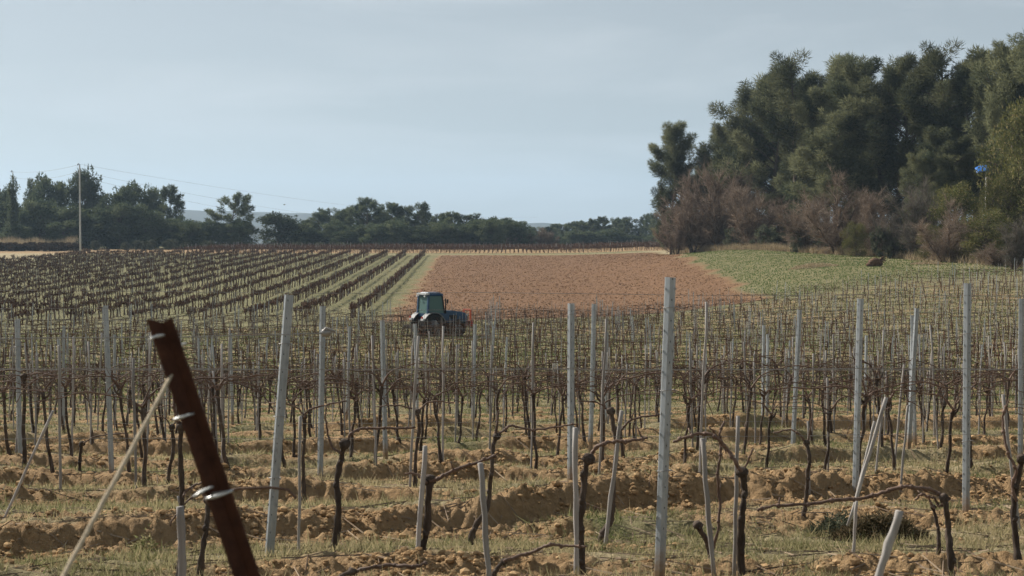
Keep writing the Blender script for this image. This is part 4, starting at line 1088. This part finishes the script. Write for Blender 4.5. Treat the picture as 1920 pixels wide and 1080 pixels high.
# ------------------------------------------------------------------ tractor
def bx(c, d, mat, name, parent, bev=.02, rot=None, taper_=1.):
    mb = MB(); mb.box(c, d, rot, 0, taper_); me = mb.mesh(name, mat, False)
    if bev: bevel(me, bev)
    return link(name, me, parent)
TH = R(34)
T = thing('tractor', 'blue narrow vineyard tractor with glazed cab working among the vines', 'tractor', (TR[0], TR[1], zg1(*TR)-.02), TH)
# hood: side profile extruded across the width
mb = MB(); prof = [(.30,.70),(1.80,.70),(1.88,.84),(1.84,1.12),(1.66,1.23),(1.0,1.33),(.30,1.36)]
b0 = len(mb.v)
for s in (-1,1):
    for x_, z_ in prof: mb.v.append(Vector((x_, s*(.36-.05*(x_ > 1.6)), z_)))
n = len(prof)
for k in range(n): mb.f.append((k,(k+1) % n,n+(k+1) % n,n+k)); mb.mi.append(0)
mb.f.append(tuple(reversed(range(n)))); mb.f.append(tuple(range(n,2*n))); mb.mi += [0,0]
me = mb.mesh('hood', M['blue'], False); bevel(me, .035); hood = link('hood', me, T)
bx((1.885,0,.98),(.03,.5,.24),M['dark'],'grille',hood,.008)
for s in (1,-1):
    bx((.95,s*.362,1.0),(.5,.012,.2),M['dark'],'vent',hood,.004)
    bx((1.875,s*.24,1.06),(.05,.12,.09),M['pale'],'headlight',T,.01)
bx((.65,0,.55),(2.4,.42,.34),M['dark'],'chassis',T,.03)
bx((1.12,0,.46),(.34,1.0,.16),M['dark'],'front_axle',T,.02)
bx((-.35,0,.62),(.5,1.0,.3),M['dark'],'rear_axle',T,.03)
# cab
def strut(p0, p1, w, name, mat='dark'):
    mb = MB(); mb.tube([p0, Vector(p0).lerp(Vector(p1), .5), p1], w, 4); return mb.build(name, M[mat], T, False)
zc0, zc1 = 1.22, 2.14
crn = {(-1,1):(-.72,.52),(-1,-1):(-.72,-.52),(1,1):(.34,.46),(1,-1):(.34,-.46)}
top = {(-1,1):(-.66,.50),(-1,-1):(-.66,-.50),(1,1):(.20,.45),(1,-1):(.20,-.45)}
for k_, (x_, y_) in crn.items():
    x2, y2 = top[k_]
    mb = MB(); w = .055 if k_[0] < 0 else .035
    mb.prism([(x_-w,y_-w),(x_+w,y_-w),(x_+w,y_+w),(x_-w,y_+w)], zc0-.05, zc1, 0, [(x2-w,y2-w),(x2+w,y2-w),(x2+w,y2+w),(x2-w,y2+w)])
    mb.build('pillar', M['blue'] if k_[0] < 0 else M['dark'], T, False)
def pane(a_, b2, c_, d_, name='window'):
    mb = MB(); mb.v = [Vector(q) for q in (a_,b2,c_,d_)]; mb.f = [(0,1,2,3)]; mb.mi = [0]
    o_ = mb.build(name, M['glass'], T, False); s_ = o_.modifiers.new('thick','SOLIDIFY'); s_.thickness = .012; return o_
pane((-.72,-.46,zc0),(-.72,.46,zc0),(-.66,.44,zc1),(-.66,-.44,zc1))
pane((.34,-.42,zc0),(.34,.42,zc0),(.2,.41,zc1),(.2,-.41,zc1))
for s in (1,-1): pane((-.66,s*.52,zc0),(.30,s*.47,zc0),(.17,s*.455,zc1),(-.61,s*.5,zc1),'door_glass')
bx((-.19,0,1.13),(1.12,1.04,.20),M['blue'],'cab_base',T,.03)
roof = bx((-.24,0,2.23),(1.16,1.16,.2),M['blue'],'roof',T,.085,None,.78)
bx((-.70,0,2.245),(.24,1.04,.11),M['pale'],'roof_edge',roof,.03)
for s in (1,-1):
    bx((-.84,s*.40,2.13),(.05,.12,.08),M['pale'],'work_light',T,.01)
    mb = MB(); mb.tube([(.28,s*.45,1.9),(.40,s*.62,1.92)], .012, 5); mb.box((.41,s*.66,1.85),(.03,.12,.22)); mb.build('mirror', M['dark'], T, False)
mb = MB(); mb.tube([(-.55,.42,2.28),(-.55,.42,2.42)], .03, 8); mb.build('beacon', M['orange'], T)
bx((-.3,0,1.36),(.4,.42,.12),M['dark'],'seat',T,.04); bx((-.52,0,1.62),(.12,.42,.5),M['dark'],'backrest',T,.04)
mb = MB(); mb.tube(smooth_path([(.12+.16*math.cos(a_)*.5, .18*math.sin(a_), 1.62+.16*math.cos(a_)*.5) for a_ in np.linspace(0,6.28,13)],2), .014, 6); mb.tube([(.25,0,1.3),(.12,0,1.62)], .02, 6); mb.build('steering_wheel', M['dark'], T)
def wheel(x_, y_, r, w, front):
    mb = MB(); n = 28
    profw = [(r*.58,-.5),(r*.8,-.52),(r*.95,-.46),(r,-.34),(r,.34),(r*.95,.46),(r*.8,.52),(r*.58,.5)]
    for k in range(n):
        a_ = 2*math.pi*k/n
        for rr2, yy2 in profw: mb.v.append(Vector((x_+rr2*math.cos(a_), y_+yy2*w, r+rr2*math.sin(a_))))
    m2 = len(profw)
    for k in range(n):
        for q_ in range(m2):
            k2, q2 = (k+1) % n, (q_+1) % m2
            mb.f.append((k*m2+q_, k*m2+q2, k2*m2+q2, k2*m2+q_)); mb.mi.append(0)
    for k in range(18):
        for s in (1,-1):
            a_ = 2*math.pi*(k+(.5 if s > 0 else 0))/18
            rot = Matrix.Rotation(-a_, 3, 'Y') @ Matrix.Rotation(s*.6, 3, 'X')
            mb.box((x_+(r+.012)*math.cos(a_), y_+s*w*.24, r+(r+.012)*math.sin(a_)), (.05, w*.5, .035), rot)
    wo = link('wheel', None, T)
    mb.build('tyre', M['dark'], wo, False)
    mb = MB(); mb.tube([(x_, y_-w*.42, r),(x_, y_-w*.2, r),(x_, y_+w*.2, r),(x_, y_+w*.42, r)], [r*.5,r*.42,r*.42,r*.5], 20); mb.tube([(x_,y_-w*.4,r),(x_,y_+w*.4,r)], r*.16, 10)
    mb.build('rim', M['rimgrey'], wo)
for s in (1,-1):
    wheel(-.45, s*.56, .60, .34, False); wheel(1.15, s*.54, .40, .25, True)
    mb = MB(); n = 14                              # fender arc
    for i in range(n+1):
        a_ = R(8+i*(150/n)); r_ = .70
        for yy2, dr_ in ((s*.36,0),(s*.80,0),(s*.80,-.05),(s*.36,-.05)): mb.v.append(Vector((-.45+(r_+dr_)*math.cos(a_), yy2, .60+(r_+dr_)*math.sin(a_))))
    for i in range(n):
        for q_ in range(4): mb.f.append((i*4+q_, i*4+(q_+1) % 4, (i+1)*4+(q_+1) % 4, (i+1)*4+q_)); mb.mi.append(0)
    mb.f.append((0,1,2,3)); mb.f.append(tuple(n*4+k for k in (3,2,1,0))); mb.mi += [0,0]
    mb.build('fender', M['rimgrey'], T, False)
    bx((-1.12,s*.62,1.02),(.05,.14,.1),M['red'],'tail_light',T,.01)
mb = MB(); mb.tube([(.45,-.40,1.2),(.45,-.40,1.9),(.42,-.40,2.0)], .035, 8); mb.build('exhaust', M['dark'], T)
fr = bx((2.06,0,.62),(.22,.9,.3),M['red'],'front_frame',T,.03)
bx((2.05,-.34,1.02),(.08,.08,.7),M['orange'],'mast',fr,.01); bx((2.05,.34,1.02),(.08,.08,.7),M['orange'],'mast',fr,.01); bx((2.05,0,1.34),(.07,.7,.07),M['orange'],'crossbar',fr,.01)
rr3 = bx((-1.35,0,.55),(.5,1.1,.14),M['dark'],'rear_implement',T,.02)
for s in (-.4,0,.4): bx((-1.4,s,.28),(.07,.06,.5),M['dark'],'tine',rr3,.01)

# ------------------------------------------------------------------ light, sky, haze, camera
AZ, EL = R(-51), R(35)          # sun left of the view, beyond the scene
sd = Vector((math.sin(AZ)*math.cos(EL), math.cos(AZ)*math.cos(EL), math.sin(EL)))
L = bpy.data.lights.new('sun', 'SUN'); L.energy = 5.0; L.angle = R(.55); L.color = (1, .93, .83)
lo = bpy.data.objects.new('sun', L); C.objects.link(lo); lo.rotation_euler = sd.to_track_quat('Z','Y').to_euler()
wd = bpy.data.worlds.new('World'); bpy.context.scene.world = wd; wd.use_nodes = True; nt = wd.node_tree
bg = nt.nodes['Background']; sk = nt.nodes.new('ShaderNodeTexSky'); sk.sky_type = 'NISHITA'; sk.sun_disc = False
sk.sun_elevation = EL; sk.sun_rotation = AZ; sk.air_density = 1.0; sk.dust_density = .7; sk.ozone_density = 1.6
hs = nt.nodes.new('ShaderNodeHueSaturation'); hs.inputs['Saturation'].default_value = .44
nt.links.new(sk.outputs[0], hs.inputs['Color'])
# faint cirrus streaks
tc = nt.nodes.new('ShaderNodeTexCoord'); mp = nt.nodes.new('ShaderNodeMapping'); mp.inputs['Scale'].default_value = (1.6, 1.6, 9.); mp.inputs['Rotation'].default_value = (0,.12,.2)
nt.links.new(tc.outputs['Generated'], mp.inputs[0]); nz = N(nt, 'ShaderNodeTexNoise', Scale=2.4, Detail=6, Roughness=.55, Distortion=.4); nt.links.new(mp.outputs[0], nz.inputs['Vector'])
cf = ramp(nt, nz.outputs['Fac'], .44, .70); mm = N(nt, 'ShaderNodeMath', operation='MULTIPLY'); nt.links.new(cf, mm.inputs[0]); mm.inputs[1].default_value = .62
veil = mixc(nt, .5, hs.outputs[0], (4.3, 4.8, 4.95))       # thin even veil of high haze
col = mixc(nt, mm.outputs[0], veil, (7.3, 7.7, 7.9))
nt.links.new(col, bg.inputs['Color']); bg.inputs['Strength'].default_value = .055

mb = MB(); mb.box((0,3400,110), (11000,7200,400)); HZ = mb.build('haze', [], None, False)
HZ.data.materials.clear(); hm = bpy.data.materials.new('haze'); hm.use_nodes = True; nt = hm.node_tree
nt.nodes.remove(nt.nodes['Principled BSDF']); pv = nt.nodes.new('ShaderNodeVolumePrincipled')
pv.inputs['Color'].default_value = (.56,.77,1.0,1); pv.inputs['Density'].default_value = .00016; pv.inputs['Anisotropy'].default_value = .2
nt.links.new(pv.outputs[0], nt.nodes['Material Output'].inputs['Volume']); HZ.data.materials.append(hm); tag(HZ, kind='stuff')

cam = bpy.data.cameras.new('camera'); co = bpy.data.objects.new('camera', cam); C.objects.link(co)
co.location = (0,0,0); co.rotation_euler = (math.pi/2-PITCH, 0, 0); cam.sensor_width = 36; cam.lens = 36*F/1920
cam.clip_start = .1; cam.clip_end = 20000
cam.dof.use_dof = True; cam.dof.focus_distance = 16; cam.dof.aperture_fstop = 7.0
sc = bpy.context.scene; sc.camera = co
sc.view_settings.view_transform = 'Standard'; sc.view_settings.look = 'None'; sc.view_settings.exposure = 0.7; sc.view_settings.gamma = 1
cy = sc.cycles; cy.max_bounces = 5; cy.diffuse_bounces = 2; cy.glossy_bounces = 2; cy.transmission_bounces = 3; cy.volume_bounces = 0; cy.transparent_max_bounces = 6
cy.use_denoising = True; cy.use_adaptive_sampling = True; cy.adaptive_threshold = .02
cy.caustics_reflective = False; cy.caustics_refractive = False
